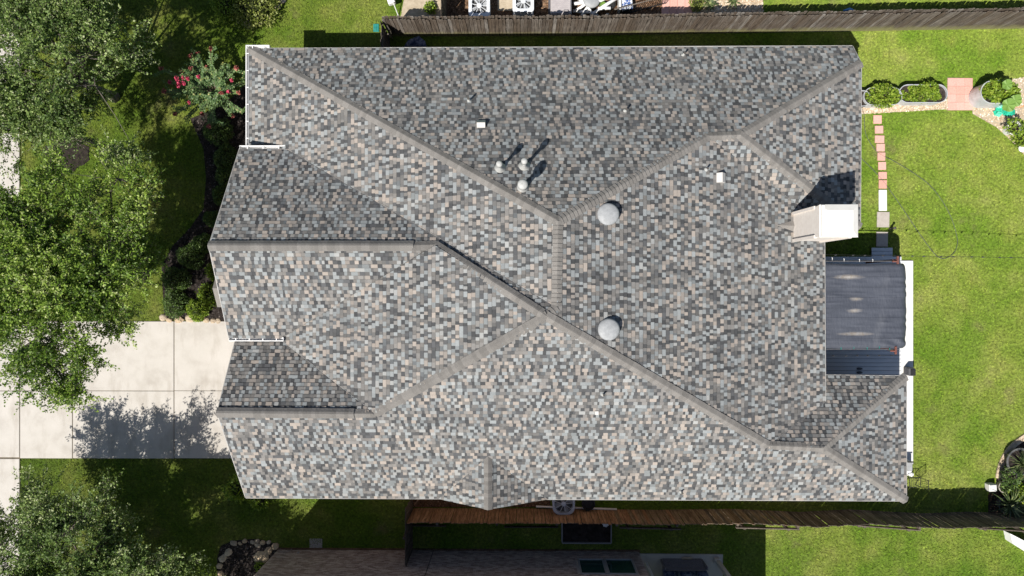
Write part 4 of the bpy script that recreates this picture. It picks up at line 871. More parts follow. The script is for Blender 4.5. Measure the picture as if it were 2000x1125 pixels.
# shade cloth
x0, y1 = G(1560, 515, 2.5); x1, y0 = G(1772, 681, 2.42); nx, ny = 64, 90; v = []; f = []; gg = random.Random(4)
wr = [(gg.uniform(x0, x1), gg.uniform(y0, y1), gg.uniform(.15, .5), gg.uniform(.02, .05), gg.uniform(.008, .022)) for _ in range(60)]
for i in range(nx+1):
    for j in range(ny+1):
        u, q = i/nx, j/ny; x = x0+(x1-x0)*u; y = y0+(y1-y0)*q
        bul = .055*math.sin(q*math.pi)**.6; x = x+(bul-.05)*u**6; y += .03*math.sin(u*9)*(1 if q > .97 or q < .03 else 0)*.6
        band = q*8.3; z = 2.6-.10*u-.004*abs(math.sin(band*math.pi))-.05*math.sin(q*math.pi)*math.sin(u*math.pi)
        z += .004*math.sin(x*5+y*2)+.0015*math.sin(y*31+x*4)
        for (wx, wy, wl, ww_, wh) in wr: z += wh*math.exp(-((x-wx)/wl)**2-((y-wy)/ww_)**2)
        eg = max(0, u-.93)/.07; z -= .16*eg*eg; z += .02*eg*math.sin(y*14+math.sin(y*5)*2)
        eb = max(0, .05-q)/.05; z -= .1*eb*eb; et = max(0, q-.96)/.04; z -= .08*et*et
        cr = max(0, 1-math.hypot((u-1)*3, q*5)); z += .05*cr*math.sin((u*30+q*50))
        v.append((x, y, z))
for i in range(nx):
    for j in range(ny): k = i*(ny+1)+j; f.append((k, k+ny+1, k+ny+2, k+1))
sa = thing('shade_cloth', 'charcoal shade cloth stretched from the eave over the deck, wrinkled and dusty', 'awning', (x1, y0, 0)); mb = MB(); mb.add(v, f); obj('cloth', mb, M['sail'], sa, smooth=True)
for j in range(1, 8):
    q = j/8.3; pts = []
    for i in range(0, nx-3, 2): k = i*(ny+1)+int(round(q*ny)); pts.append(Vector(v[k])+Vector((0, 0, .004)))
    mb = MB(); mb.tube(pts, .005, 4); obj('seam', mb, M['sail'], sa)
for px, py in ((1625, 508), (1648, 510), (1678, 511), (1704, 511), (1612, 677), (1642, 678), (1667, 676), (1693, 678), (1717, 676), (1737, 679)):
    x, y = G(px, py, 2.5); mb = MB(); mb.tube([(x, y, 2.52), (x+.02, y+(.06 if py < 600 else -.06), 2.5), (x, y+(.1 if py < 600 else -.1), 2.5)], .012, 5); obj('hook', mb, M['teal'] if py > 600 else M['white'], sa)
pg = thing('pergola_frame', 'thin dark pergola rails with red brown brackets carrying the shade cloth', 'pergola', (*G(1757, 505), .07))
for (px, py) in ((1752, 508), (1748, 684)):
    x, y = G(px, py, 2.45); mb = MB(); mb.box((x, y, 1.27), (.08, .08, 2.4)); obj('post', mb, M['redwood'], pg)
    mb = MB(); mb.box((x, y, 2.5), (.07, .3, .07), bev=.005); mb.box((x-.1, y-.03 if py > 600 else y-.06, 2.5), (.22, .05, .05), bev=.005); obj('bracket', mb, M['redwood'], pg)
for py in (510, 682):
    a, b = G3(1540, py, 2.46), G3(1757, py, 2.44); mb = MB(); mb.tube([a, b], .022, 6); obj('rail', mb, M['dgrey'], pg)
def lights(label, pts, n_, sag):
    P_ = [Vector(p_) for p_ in pts]; t_ = thing('string_lights', label, 'lights', tuple(P_[0])); mb = MB(); cur = []
    for i in range(41):
        u = i/40; p = P_[0].lerp(P_[1], u); p.z -= sag*math.sin(math.pi*((u*3) % 1)); cur.append(p)
    mb.tube(cur, .007, 4); obj('wire', mb, M['black'], t_)
    for i in range(n_):
        p = cur[int((i+.5)/n_*40)]; mb = MB(); mb.lathe([(.014, -.03), (.02, -.05), (.032, -.09), (.022, -.125), (.004, -.135)], tuple(p), 8); mb.lathe([(.018, .0), (.02, -.05)], tuple(p), 8); obj('bulb', mb, M['dgrey'], t_)
lights('string of small bulbs crossing the lawn above the wooden step', [(*G(1600, 497, 2.4), 2.4), (*G(2060, 504, 1.9), 1.9)], 16, .08)
lights('string of small bulbs sagging over the open end of the deck', [(*G(1600, 696, 2.3), 2.3), (*G(1757, 695, 2.3), 2.3)], 7, .1)
# dark sandals on the deck
mb = MB(); x, y = G(1679, 724, .17)
for o in (-.08, .08): mb.lathe([(.04, 0), (.055, .01), (.05, .035), (.02, .04)], (x, y+o, .155), 10, sx=2.4)
tag(obj('sandals', mb, M['dgrey'], smooth=True), 'dark pair of sandals left on the deck near the roof edge', 'shoes')
# hose
HP = [(1676, 200), (1686, 222), (1690, 262), (1712, 297), (1750, 318), (1800, 350), (1830, 380), (1855, 422), (1868, 465), (1866, 486), (1855, 500), (1840, 505), (1824, 496), (1790, 450), (1760, 405), (1722, 352), (1690, 318), (1672, 302)]
def smoothpath(P_, k=5):
    out = []
    for i in range(len(P_)-1):
        p0, p1, p2, p3 = P_[max(0, i-1)], P_[i], P_[i+1], P_[min(len(P_)-1, i+2)]
        for j in range(k):
            t2 = j/k; out.append(tuple(.5*((2*p1[a])+(-p0[a]+p2[a])*t2+(2*p0[a]-5*p1[a]+4*p2[a]-p3[a])*t2*t2+(-p0[a]+3*p1[a]-3*p2[a]+p3[a])*t2**3) for a in range(2)))
    out.append(P_[-1]); return out
mb = MB(); mb.tube([(*G(*p_), .05) for p_ in smoothpath(HP)], .0095, 6); tag(obj('garden_hose', mb, M['dgrey'], smooth=True), 'thin dark garden hose looping across the back lawn', 'hose')
hr = MB(); x, y = G(1684, 196, .4); cl = [(x+.24*math.cos(i*.35)*(1+.02*(i % 5)), y+.24*math.sin(i*.35)*(1+.02*(i % 7)), .1+i*.004) for i in range(80)]; hr.tube(cl, .018, 5); tag(obj('hose_coil', hr, M['black'], smooth=True), 'coil of black hose by the wall at the end of the stock tanks', 'hose')
mb = MB(); x, y = G(1737, 447); mb.box((x, y, .2), (.06, .06, .4), bev=.006); mb.lathe([(.05, .4), (.06, .44), (.01, .48)], (x, y, 0), 10); tag(obj('path_light', mb, M['darkpipe']), 'short dark stake light beside the beige slab', 'light')

# ------------------------------------------------------------------ stock tank planters, pots
def oblong(mb, cx, cy, L_, r, z0, z1, k=1.0, n=12):
    P_ = [(cx+L_+r*k*math.cos(a), cy+r*k*math.sin(a)) for a in [(-.5+i/n)*math.pi for i in range(n+1)]]+[(cx-L_+r*k*math.cos(a), cy+r*k*math.sin(a)) for a in [(.5+i/n)*math.pi for i in range(n+1)]]; return P_
def tank(label, cx, cy, L_, r, h, rz=0, plants=None, name='stock_tank', m='galv', cat='planter', g_='galvanised planters'):
    t_ = thing(name, label, cat, (cx, cy, .02), g_); mb = MB()
    rings = [(oblong(mb, 0, 0, L_, r, 0, 0, k), z) for k, z in ((.96, 0), (.98, .12*h), (1., .14*h), (.985, .3*h), (1.0, .34*h), (.985, .6*h), (1., .64*h), (.985, .95*h), (1.04, .97*h), (1.04, h), (.96, h), (.95, h-.12))]
    n_ = len(rings[0][0]); vv = [(x, y, z) for P_, z in rings for x, y in P_]; ff = [(i*n_+j, i*n_+(j+1) % n_, (i+1)*n_+(j+1) % n_, (i+1)*n_+j) for i in range(len(rings)-1) for j in range(n_)]
    mb.add(vv, ff); obj('tank_wall', mb, M[m], t_, local=True, smooth=False)
    mb = MB(); P_ = oblong(mb, 0, 0, L_, r, 0, 0, .95); mb.poly([(x, y, h-.10) for x, y in P_]); obj('soil', mb, M['mulch'], t_, local=True)
    return t_
x, y = G(1724, 188, .55); tank('oval galvanised stock tank nearest the house overflowing with herbs', x, y, .42, .36, .55)
pl_ = thing('herb_plants', 'bushy bright green herbs hiding the left stock tank', 'plants', (x, y, .5))
g = np.random.default_rng(5)
def bush(par, n, rx, ry, rz, leaf, m, seed, dome=True):
    g = np.random.default_rng(seed); a = g.uniform(0, 6.283, n); r_ = np.sqrt(g.uniform(0, 1, n)); x = rx*r_*np.cos(a); y = ry*r_*np.sin(a); z = rz*(1-r_**2*.8)*g.uniform(.45, 1.05, n)+.05*np.sin(x*13)+.05*np.sin(y*11+x*5)
    P_ = np.column_stack((x, y, z)); lg = g.uniform(.6, 1.3, n)*leaf; DD = np.column_stack((np.cos(a)*.6, np.sin(a)*.6, np.full(n, .25)))+g.normal(0, .7, (n, 3))
    cl = .5+.3*np.sin(x*15+seed)*np.cos(y*17+seed)
    return leafobj('foliage', [leafquads(P_, DD, lg, lg*g.uniform(.28, .42, n), g, .9)], [np.clip(cl+g.normal(0, .2, n), 0, 1)], m, par)
bush(pl_, 1500, .66, .50, .38, .085, M['bright'], 5)
x, y = G(1803, 183, .55); tank('oval galvanised stock tank beside the red pavers with its rim showing', x, y, .62, .37, .55)
pl_ = thing('herb_plants', 'low lime green herbs inside the right stock tank', 'plants', (x-.03, y-.0, .44)); bush(pl_, 1500, .88, .33, .17, .08, M['bright'], 6)
pl_ = thing('herb_plants', 'taller darker green tuft spilling over the top rim of the right tank', 'plants', (x+.2, y+.2, .5)); bush(pl_, 500, .42, .26, .3, .085, M['bright'], 7)
x, y = G(1690, 192, .5); tank('small round galvanised tub partly under the right eave', x-.12, y, .02, .32, .5)
x, y = G(1951, 180, .85); tank('tall round galvanised tank on the gravel at the right edge', x, y, .28, .46, .85)
pl_ = thing('squash_plant', 'leafy green squash plant growing out of the tall round tank', 'plants', (x+.05, y+.03, .8)); bush(pl_, 900, .72, .45, .35, .13, M['bright'], 8)
def disc_leaf(mb, c, r, seed, tilt=(.1, .1)):
    rd = random.Random(seed); n = 18; P_ = []
    for i in range(n):
        a = 6.283*i/n; k = r*(1+.05*math.sin(5*a+seed))*(.7 if i == 0 else 1); P_.append((c[0]+k*math.cos(a), c[1]+k*math.sin(a), c[2]+k*(tilt[0]*math.cos(a)+tilt[1]*math.sin(a))+.03*math.cos(6*a)))
    i0 = len(mb.v); mb.v += P_+[(c[0]-.1*r, c[1], c[2]-.03)]; mb.f += [(i0+i, i0+(i+1) % n, i0+n) for i in range(n)]; mb.c += [None]*n
bx, by = BASE[pl_.name][:2]
for i, (px, py, r, z) in enumerate(((1968, 165, .21, 1.35), (1971, 205, .27, 1.25), (1985, 196, .24, 1.15))):
    x2, y2 = G(px, py, z); mb = MB(); disc_leaf(mb, (x2, y2, z), r, i); mb.tube([(x2, y2, z-.03), ((x2+bx)/2, (y2+by)/2, .95), (bx, by, .8)], .012, 4); obj('big_leaf', mb, M['pad'], pl_)
mb = MB(); gg = random.Random(8); cx_, cy_ = G(1962, 216, .1); 
for i in range(40):
    a, r_ = gg.uniform(0, 6.28), gg.uniform(0, .3); px_, py_ = cx_+r_*1.3*math.cos(a), cy_+r_*.8*math.sin(a); s_ = gg.uniform(.08, .16); b2 = gg.uniform(0, 6.28)
    mb.poly([(px_+s_*math.cos(b2+k*1.57), py_+s_*math.sin(b2+k*1.57)*.8, .05+gg.uniform(0, .16)) for k in range(4)])
tag(obj('plastic_bag', mb, M['greenbag']), 'crumpled bright green plastic bag on the gravel under the squash leaves', 'bag')
mb = MB(); x2, y2 = G(1978, 209, .4)
for i in range(14): a = i*.45; mb.poly([(x2+.02*i*math.cos(a)*.8, y2+.01*i*math.sin(a), .62+.01*(i % 4)), (x2+.02*i*math.cos(a)+.08, y2+.01*i*math.sin(a)+.02, .66), (x2+.02*i*math.cos(a)+.05, y2+.01*i*math.sin(a)+.08, .63)])
tag(obj('squash_blossom', mb, M['orange']), 'ragged orange squash blossom above the green bag', 'flower')
def pot(label, px, py, h, r, m, plant=None, g_='pots at the right edge', pn=400, leaf=.09, sz=1.2, pm='bright', plabel=None, rh=.35):
    x, y = G(px, py, h); t_ = thing('flower_pot', label, 'pot', (x, y, .02), g_); mb = MB()
    mb.lathe([(r*.7, 0), (r*.82, h*.4), (r*.95, h*.88), (r*1.05, h*.9), (r*1.05, h), (r*.92, h), (r*.9, h-.06), (.01, h-.06)], (0, 0, 0), 22); obj('pot_wall', mb, M[m], t_, local=True, smooth=False)
    mb = MB(); mb.lathe([(r*.86, h-.055), (r*.5, h-.03), (.01, h-.03)], (0, 0, 0), 16); obj('soil', mb, M['mulch'], t_, local=True)
    if plabel:
        p_ = thing('potted_plant', plabel, 'plant', (x, y, h-.02)); bush(p_, pn, r*sz, r*sz, rh, leaf, M[pm], int(px))
    return t_
pot('white pot on the gravel at the right edge with dark soil', 1981, 250, .45, .28, 'white', plabel='mottled green plant in the white pot at the right edge', pn=420, sz=1.5)
shrub('low green plant on the gravel below the white pot', 1997, 272, .02, 88, 500, .32, .3, .09, M['bright'], None, 'plant', 'leafy_plant', .2)
mb = MB(); x, y = G(1995, 290); mb.lathe([(.16, 0), (.17, .05), (.14, .09), (.03, .11)], (x, y, .02), 16); tag(obj('white_dish', mb, M['white'], smooth=True), 'small round white dish at the edge of the gravel', 'dish')
# ------------------------------------------------------------------ lower right bed
EP = smoothpath([(2040, 826), (2003, 849), (1978, 867), (1961, 888), (1951, 912), (1946, 938)], 10); EW = [Vector((*G(*p_), 0)) for p_ in EP]
edg = thing('brick_edging', 'curved border of small tan bricks round the lower right bed', 'edging', tuple(EW[-1])); 
for row in range(2):
    pts = [];
    for i in range(len(EW)):
        d_ = (EW[min(i+1, len(EW)-1)]-EW[max(i-1, 0)]).normalized(); q = EW[i]+Vector((-d_.y, d_.x, 0))*(.12*row-.02); pts.append((q.x, q.y))
    for p, a in along(pts, .215):
        mb = MB(); mb.box((p.x, p.y, .035), (.207, .115, .07), a, bev=.008); obj('brick', mb, M['tanbrick'], edg)
def blades(label, px, py, n, L_, m, z=.3, seed=1, wd=.022, up=.55, name='grass_plant', arch=.25):
    x, y = G(px, py, z); t_ = thing(name, label, 'plant', (x, y, z)); gg = random.Random(seed); VS = []; tn = []
    for i in range(n):
        a = gg.uniform(0, 6.283); l_ = L_*gg.uniform(.6, 1.1); d_ = Vector((math.cos(a), math.sin(a), 0)); s_ = Vector((-d_.y, d_.x, 0))*wd; e_ = gg.uniform(.1, up)
        prev = None
        for k in range(5):
            u = k/4; p = d_*l_*u*math.cos(e_)+Vector((0, 0, l_*(math.sin(e_)*u+arch*u*(1-u)*2-.3*arch*u*u))); w_ = s_*(1-u)**.7
            if prev: VS.append([prev[0]+prev[1], p+w_, p-w_, prev[0]-prev[1]]); tn.append(gg.random())
            prev = (p, w_)
    o = leafobj('foliage', [np.array([[tuple(q) for q in f_] for f_ in VS])], [np.array(tn)], M[m], t_); return t_
pot('large grey bowl at the right edge holding long dark grasses', 1993, 902, .45, .55, 'potgrey', g_=None); blades('dark arching strap leaves in the large grey bowl', 1995, 906, 90, .85, 'spiky', .5, 3, .02, 1.1)
pot('medium grey pot below the large grey bowl', 1973, 930, .4, .34, 'potgrey', plabel='dark green clump in the medium grey pot', pn=420, pm='box', sz=1.3)
pot('pinkish clay pot beside the white block in the lower right bed', 1962, 951, .3, .24, 'stepgrey', plabel='small purplish plant in the clay pot', pn=200, pm='box', sz=1.0)
shrub('glossy bright green bush above the spiky plant at the lower right', 1990, 968, .02, 91, 900, .5, .5, .11, M['bright'], None, 'shrub', 'shrub', .18)
pot('grey ring pot holding the spiky plant by the fence', 1967, 987, .35, .34, 'potgrey', g_=None); blades('yellow striped spiky plant standing by the fence at the lower right', 1970, 985, 70, .95, 'spiky', .4, 9, .03, .7)
mb = MB(); x, y = G(1939, 953, .3); mb.box((x, y, .17), (.30, .30, .3), .06, bev=.02); mb.box((x, y, .335), (.26, .26, .03), .06, bev=.01); tag(obj('white_block', mb, M['patio']), 'small square white block at the end of the brick edging', 'block')
mb = MB(); a = [G(1976, 1044, .5), G(2030, 1072, .5), G(2034, 1096, .5), G(1980, 1062, .5)]; mb.prism(a, .0, .42); wb = obj('storage_bench', mb, M['white']); tag(wb, 'white bench like box at the right edge below the lower fence', 'bench')
mb = MB(); c_ = [sum(p_[0] for p_ in a)/4, sum(p_[1] for p_ in a)/4]; mb.prism([(c_[0]+(p_[0]-c_[0])*1.04, c_[1]+(p_[1]-c_[1])*1.04) for p_ in a], .424, .46); obj('lid', mb, M['white'], wb)
# things beside the patio
mb = MB(); x, y = G(1780, 726, .45); mb.box((x, y, .3), (.26, .34, .46), bev=.04); ob = obj('patio_speaker', mb, M['dgrey']); tag(ob, 'dark grey box standing on the outer edge of the white patio', 'speaker'); mb = MB(); mb.box((x+.02, y-.02, .545), (.2, .26, .03), bev=.01); obj('lid', mb, M['black'], ob)
mb = MB(); x, y = G(1777, 911, .5); mb.box((x, y, .28), (.22, .4, .5), bev=.03); ob = obj('grey_bin', mb, M['vent']); tag(ob, 'pale grey bin with a black rear edge by the lower roof corner', 'bin'); mb = MB(); mb.box((x, y+.2, .56), (.24, .05, .06), bev=.01); obj('handle', mb, M['black'], ob)
mb = MB(); x, y = G(1776, 925, .25)
for dx, dy in ((0, 0), (.12, -.05), (.04, .1)): mb.lathe([(.09, 0), (.1, .14), (.08, .17), (.02, .18)], (x+dx, y+dy, .05), 12)
tag(obj('white_buckets', mb, M['white']), 'cluster of small white tubs beside the grey bin', 'bucket')
fc = thing('garden_chair', 'black metal garden chair lying by the lower right roof corner', 'chair', (*G(1783, 940), .05)); x, y = G(1783, 940, .3)
for nm, pts in (('seat', [(-.22, -.2, .42), (.22, -.2, .42), (.22, .2, .42), (-.22, .2, .42), (-.22, -.2, .42)]), ('backrest', [(.22, -.2, .42), (.34, -.18, .8), (.34, .18, .8), (.22, .2, .42)]), ('leg', [(-.22, -.2, .42), (-.26, -.22, 0)]), ('leg', [(.22, -.2, .42), (.26, -.22, 0)]), ('leg', [(.22, .2, .42), (.26, .22, 0)]), ('leg', [(-.22, .2, .42), (-.26, .22, 0)])):
    mb = MB(); mb.tube([(x+q[0], y+q[1], q[2]+.03) for q in pts], .016, 6)
    if nm == 'seat':
        for k in range(7): mb.tube([(x-.22+.073*k, y-.2, .45), (x-.22+.073*k, y+.2, .45)], .008, 4)
    if nm == 'backrest':
        for k in range(5): mb.tube([(x+.22, y-.15+.075*k, .45), (x+.34, y-.15+.075*k, .83)], .007, 4)
    obj(nm, mb, M['black'], fc)

# ------------------------------------------------------------------ air conditioners and clutter behind the grey fence
def ac(label, px, py, s_, h, m, zb=.03, round_=.12, blade='vent', g_=None, rz=0):
    x, y = G(px, py, zb+h); t_ = thing('air_conditioner', label, 'air conditioner', (x, y, zb), g_)
    def rr(k, z, n=5):
        q = []
        for cx_, cy_, a0 in ((1, 1, 0), (-1, 1, 90), (-1, -1, 180), (1, -1, 270)):
            for i in range(n+1): a = R(a0+90*i/n); q.append(((s_/2*k-round_)*cx_+round_*math.cos(a), (s_/2*k-round_)*cy_+round_*math.sin(a), z))
        return q
    mb = MB(); rings = [rr(.94, 0), rr(.94, .04)]
    for i in range(9): z = .06+i*(h-.16)/9; rings += [rr(.97, z), rr(.94, z+.03)]
    rings += [rr(.98, h-.08), rr(1., h-.07), rr(1., h-.01), rr(.97, h)]; n_ = len(rings[0]); vv = [p_ for q in rings for p_ in q]
    ff = [(i*n_+j, i*n_+(j+1) % n_, (i+1)*n_+(j+1) % n_, (i+1)*n_+j) for i in range(len(rings)-1) for j in range(n_)]; mb.add(vv, ff)
    fr = s_*.43; top = rings[-1]; cir = [(fr*math.cos(math.atan2(p_[1], p_[0])), fr*math.sin(math.atan2(p_[1], p_[0])), h) for p_ in top]; low = [(p_[0]*.98, p_[1]*.98, h-.22) for p_ in cir]
    mb.add(top+cir+low, [(j, (j+1) % n_, n_+(j+1) % n_, n_+j) for j in range(n_)]+[(n_+j, n_+(j+1) % n_, 2*n_+(j+1) % n_, 2*n_+j) for j in range(n_)]); obj('cabinet', mb, M[m], t_, local=True)
    mb = MB(); mb.poly([(p_[0], p_[1], h-.2) for p_ in low]); obj('fan_well', mb, M['potgrey'], t_, local=True)
    gr = MB()
    for i in range(9): a = 6.283*i/9+.1; gr.tube([(.05*math.cos(a), .05*math.sin(a), h+.02), (fr*math.cos(a), fr*math.sin(a), h+.004)], .012, 4)
    for k in (.97,): gr.tube([(fr*k*math.cos(a), fr*k*math.sin(a), h+.018*(1-k)+.004) for a in [6.283*i/24 for i in range(25)]], .0045, 3, cap=False)
    go = obj('fan_grille', gr, M[m], t_, local=True); hb = MB(); hb.lathe([(.10, 0), (.10, .03), (.06, .045), (.01, .048)], (0, 0, h), 14); obj('hub', hb, M[m], go, local=True)
    for i in range(4):
        a = 6.283*i/4+.4; mb = MB(); P_ = []
        for k, (r_, da) in enumerate(((.07, -.25), (fr*.93, -.36), (fr*.96, .0), (fr*.9, .32), (.07, .3))): P_.append((r_*math.cos(a+da), r_*math.sin(a+da), h-.10+.05*da))
        mb.poly(P_); obj('fan_blade', mb, M['acfan'], t_, local=True)
    return t_
ac('white air conditioner at the top edge nearest the dark fence', 936, 11, .88, .85, 'acwhite', g_='neighbour air conditioners', blade='vent')
ac('white air conditioner at the top edge right of the concrete pad', 1022, 2, .88, .85, 'acwhite', g_='neighbour air conditioners', blade='vent')
ac('blue grey air conditioner standing in shade under the lower eave', 1101, 984, .92, .8, 'acgrey', round_=.3, blade='acgrey')
x, y = G(1096, 8, .75); gnr = thing('generator', 'pinkish grey generator box with a small dark badge behind the grey fence', 'generator', (x, y, .03)); mb = MB(); mb.box((0, 0, .35), (.86, .82, .7), bev=.04); obj('cabinet', mb, M['generator'], gnr, local=True)
mb = MB(); mb.box((0, 0, .722), (.78, .74, .03), bev=.012)
for i in range(9): mb.box((0, -.3+.075*i, .742), (.74, .03, .012))
obj('lid', mb, M['generator'], gnr, local=True)
mb = MB(); mb.box((.2, -.30, .762), (.2, .09, .01)); obj('badge', mb, M['black'], gnr, local=True); mb = MB(); mb.box((.2, -.30, .77), (.15, .045, .008)); obj('badge_face', mb, M['generator'], gnr, local=True)
mb = MB(); mb.box((0, 0, .01), (1.0, .95, .1)); obj('base', mb, M['dgrey'], gnr, local=True)
# white garden furniture pile
wf = thing('white_chair', 'white metal garden chair frame lying on its side behind the grey fence', 'chair', (*G(1140, 12, .3), .1)); x, y = G(1140, 10, .4)
fr_ = [[(-.25, -.15, .3), (0, .1, .42), (.15, -.3, .35)], [(-.3, .15, .3), (.35, .2, .5), (.55, .35, .5)], [(-.1, -.35, .3), (.05, .0, .45), (-.2, .35, .4)], [(.15, -.32, .35), (.45, .0, .45), (.75, .3, .5)], [(.3, -.1, .4), (.6, -.1, .45)], [(-.3, -.1, .15), (.1, -.2, .3)]]
for nm, pts in zip(('leg', 'backrest', 'leg', 'armrest', 'stretcher', 'leg'), fr_): mb = MB(); mb.tube([(x+.1+q[0]*1.7, y+q[1]*1.0-.05, q[2]) for q in pts], .07, 7); obj(nm, mb, M['white'], wf, smooth=True)
mb = MB(); x, y = G(1156, -3, .6); mb.lathe([(.3, .0), (.33, .35), (.36, .4), (.34, .44), (.2, .47), (.02, .48)], (x, y, .1), 24); o = tag(obj('kettle_drum', mb, M['vent'], smooth=True), 'round grey lidded drum cut by the top edge above the white chair', 'drum')
mb = MB(); x, y = G(1178, 10, .3); mb.lathe([(.11, .0), (.14, .28), (.15, .3), (.12, .31), (.1, .27), (.01, .27)], (x, y, .02), 16); tag(obj('green_pot', mb, M['pad']), 'small pale green round pot behind the grey fence', 'pot')
mb = MB(); x, y = G(1194, 8, .4); mb.lathe([(.13, .0), (.17, .3), (.18, .38), (.15, .39), (.13, .33), (.01, .33)], (x, y, .02), 16); tag(obj('black_pot', mb, M['black']), 'black round pot right of the pale green pot', 'pot')
mb = MB(); x, y = G(1211, 6, .5); mb.box((x, y, .3), (.08, .6, .6), bev=.01); tag(obj('white_plank', mb, M['white']), 'narrow white plank standing left of the blue cushion', 'plank')
mb = MB(); x, y = G(1225, 7, .45); mb.box((x, y, .42), (.45, .5, .13), .1, bev=.05); o = tag(obj('cushion', mb, M['bluecush'], smooth=False), 'blue and white patterned cushion at the top edge', 'cushion')
mb = MB(); mb.box((x, y, .18), (.4, .44, .34), .1, bev=.02); tag(obj('stool', mb, M['dgrey']), 'low dark stool under the patterned cushion', 'stool')
bt = MB(); 
for i, (px, py, ww_) in enumerate(((1112, 31, .2), (1160, 30, .35), (1186, 29, .12))): x, y = G(px, py, .3); bt.box((x, y, .2+.03*i), (ww_, .09, .25), .05*i, bev=.02)
tag(obj('grey_boards', bt, M['vent']), 'grey offcut boards standing against the back of the grey fence', 'boards')
mb = MB(); x, y = G(735, 55); mb.box((x, y, .03), (.24, .34, .05), bev=.012)
for i in range(3): mb.box((x-.07+.07*i, y, .058), (.03, .28, .012))
tag(obj('valve_box', mb, M['teal']), 'small green valve box lid in the lawn by the fence corner', 'valve box')
blades('spiky grey green agave at the top edge right of the red tiles', 1385, 8, 34, .5, 'spiky', .15, 5, .035, .7)
blades('second spiky plant at the top edge near the pale soil', 1432, 4, 26, .42, 'spiky', .15, 6, .03, .7)
shrub('round olive shrub beside the red tiles at the top edge', 1362, 5, .02, 93, 500, .3, .3, .07, M['limeshrub'], None, 'shrub', 'shrub', .12)
mb = MB(); x, y = G(1658, 21); mb.tube([(x-.25, y, .03), (x, y+.03, .09), (x+.22, y-.02, .04)], [.03, .07, .03], 6); tag(obj('blue_hose_end', mb, grained('blue_plastic', (.05, .2, .5), (.15, .35, .65), 6, .5, .4)), 'small light blue plastic thing on the grass behind the grey fence', 'toy')
mb = MB(); x, y = G(768, 5, .6); mb.tube([(x-.15, y+.2, .5), (x, y, .6), (x+.12, y-.35, .0)], .02, 5); mb.box((x-.1, y+.1, .45), (.3, .22, .25), .3, bev=.03); tag(obj('white_spigot', mb, M['white']), 'white utility fitting at the top edge left of the fence corner', 'utility box')
# dark tarp inside the fence corner
mb = MB(); q = [G3(785, 97, .3), G3(797, 78, .5), G3(818, 70, .6), G3(830, 80, .45), G3(833, 97, .3)]; c_ = sum(q, Vector())/5+Vector((0, 0, .25))
for i in range(5): mb.poly([q[i], q[(i+1) % 5], c_]); a_, b_ = q[i].copy(), q[(i+1) % 5].copy(); a_.z = b_.z = 0; mb.poly([a_, b_, q[(i+1) % 5], q[i]])
tag(obj('covered_mower', mb, M['navy']), 'grey blue tarp covering something in the shaded fence corner', 'tarp')

# ------------------------------------------------------------------ bottom side yard
mb = MB(); x0_, y0_ = G(1047, 988); x1_, y1_ = G(1204, 993.5); mb.tube([(x0_, y0_, .09), (x1_, y1_, .09)], .045, 8); tag(obj('plastic_pipe', mb, M['white'], smooth=True), 'long white plastic pipe lying under the lower eave', 'pipe')
mb = MB(); x, y = G(1149, 984, .4); mb.lathe([(.2, 0), (.27, .3), (.29, .4), (.25, .4), (.23, .3), (.01, .3)], (x, y, 0), 18); tag(obj('dark_tub', mb, M['black']), 'dark round tub beside the shaded air conditioner', 'tub')
a, b = G(1098, 1061, .3), G(1194, 1000, .3); rb = thing('raised_planter', 'wood framed raised bed of dark soil against the cedar fence', 'planter', (a[0], a[1], 0)); b = (b[0], -9.86)
for (cx_, cy_, sx_, sy_) in (((a[0]+b[0])/2, a[1], b[0]-a[0], .045), ((a[0]+b[0])/2, b[1], b[0]-a[0], .045), (a[0], (a[1]+b[1])/2, .045, b[1]-a[1]), (b[0], (a[1]+b[1])/2, .045, b[1]-a[1])):
    mb = MB(); mb.box((cx_, cy_, .16), (sx_-(.05 if sx_ < .1 else 0)*0+.002, sy_-.05 if sx_ < .1 else sy_, .3), bev=.006); obj('plank', mb, grained('plank_grey', (.26, .25, .24), (.36, .35, .34), 12, .8, .2) if 'plank' not in M else M['plank'], rb)
mb = MB(); mb.box(((a[0]+b[0])/2, (a[1]+b[1])/2, .11), (b[0]-a[0]-.05, b[1]-a[1]-.05, .2)); obj('soil', mb, M['mulch'], rb)
mb = MB(); x, y = G(1183, 1026, .35); gg = random.Random(3)
for i in range(7): mb.rock((x+gg.uniform(-.09, .09), y+gg.uniform(-.07, .07), .27), (.06, .05), i, .6)
tag(obj('white_bag', mb, M['white']), 'crumpled white bag on the soil of the raised bed', 'bag')
# loose planks leaning behind the fence
for i, (p0, p1, lb) in enumerate((((800, 1026), (871, 1027), 'grey plank on the shaded grass below the left end of the cedar fence'), ((985, 1029), (1090, 1029), 'grey plank on the shaded grass left of the raised bed'), ((1210, 1030), (1330, 1033), 'grey plank leaning behind the cedar fence right of the raised bed'), ((1437, 1030), (1560, 1033), 'plank strip behind the fence above the shadow edge on the lawn'), ((1672, 1026), (1796, 1035), 'plank strip behind the fence over the sunlit lawn'), ((1910, 1031), (2020, 1038), 'plank strip behind the fence at the right edge'))):
    h_ = 1.45 if i > 1 else .12; a, b = Vector((*G(*p0, h_), h_)), Vector((*G(*p1, h_), h_)); mb = MB(); d_ = b-a; mb.box(tuple((a+b)/2), (d_.length, .04, .16), math.atan2(d_.y, d_.x)); o = obj('loose_plank', mb, M['fencedark']); tag(o, lb, 'plank', 'loose planks along the lower fence')
    if h_ > 1:
        mb = MB(); 
        for u in (.15, .85): q = a.lerp(b, u); mb.box((q.x, q.y-.06, .7), (.09, .09, 1.4))
        obj('post', mb, M['fencedark'], o)
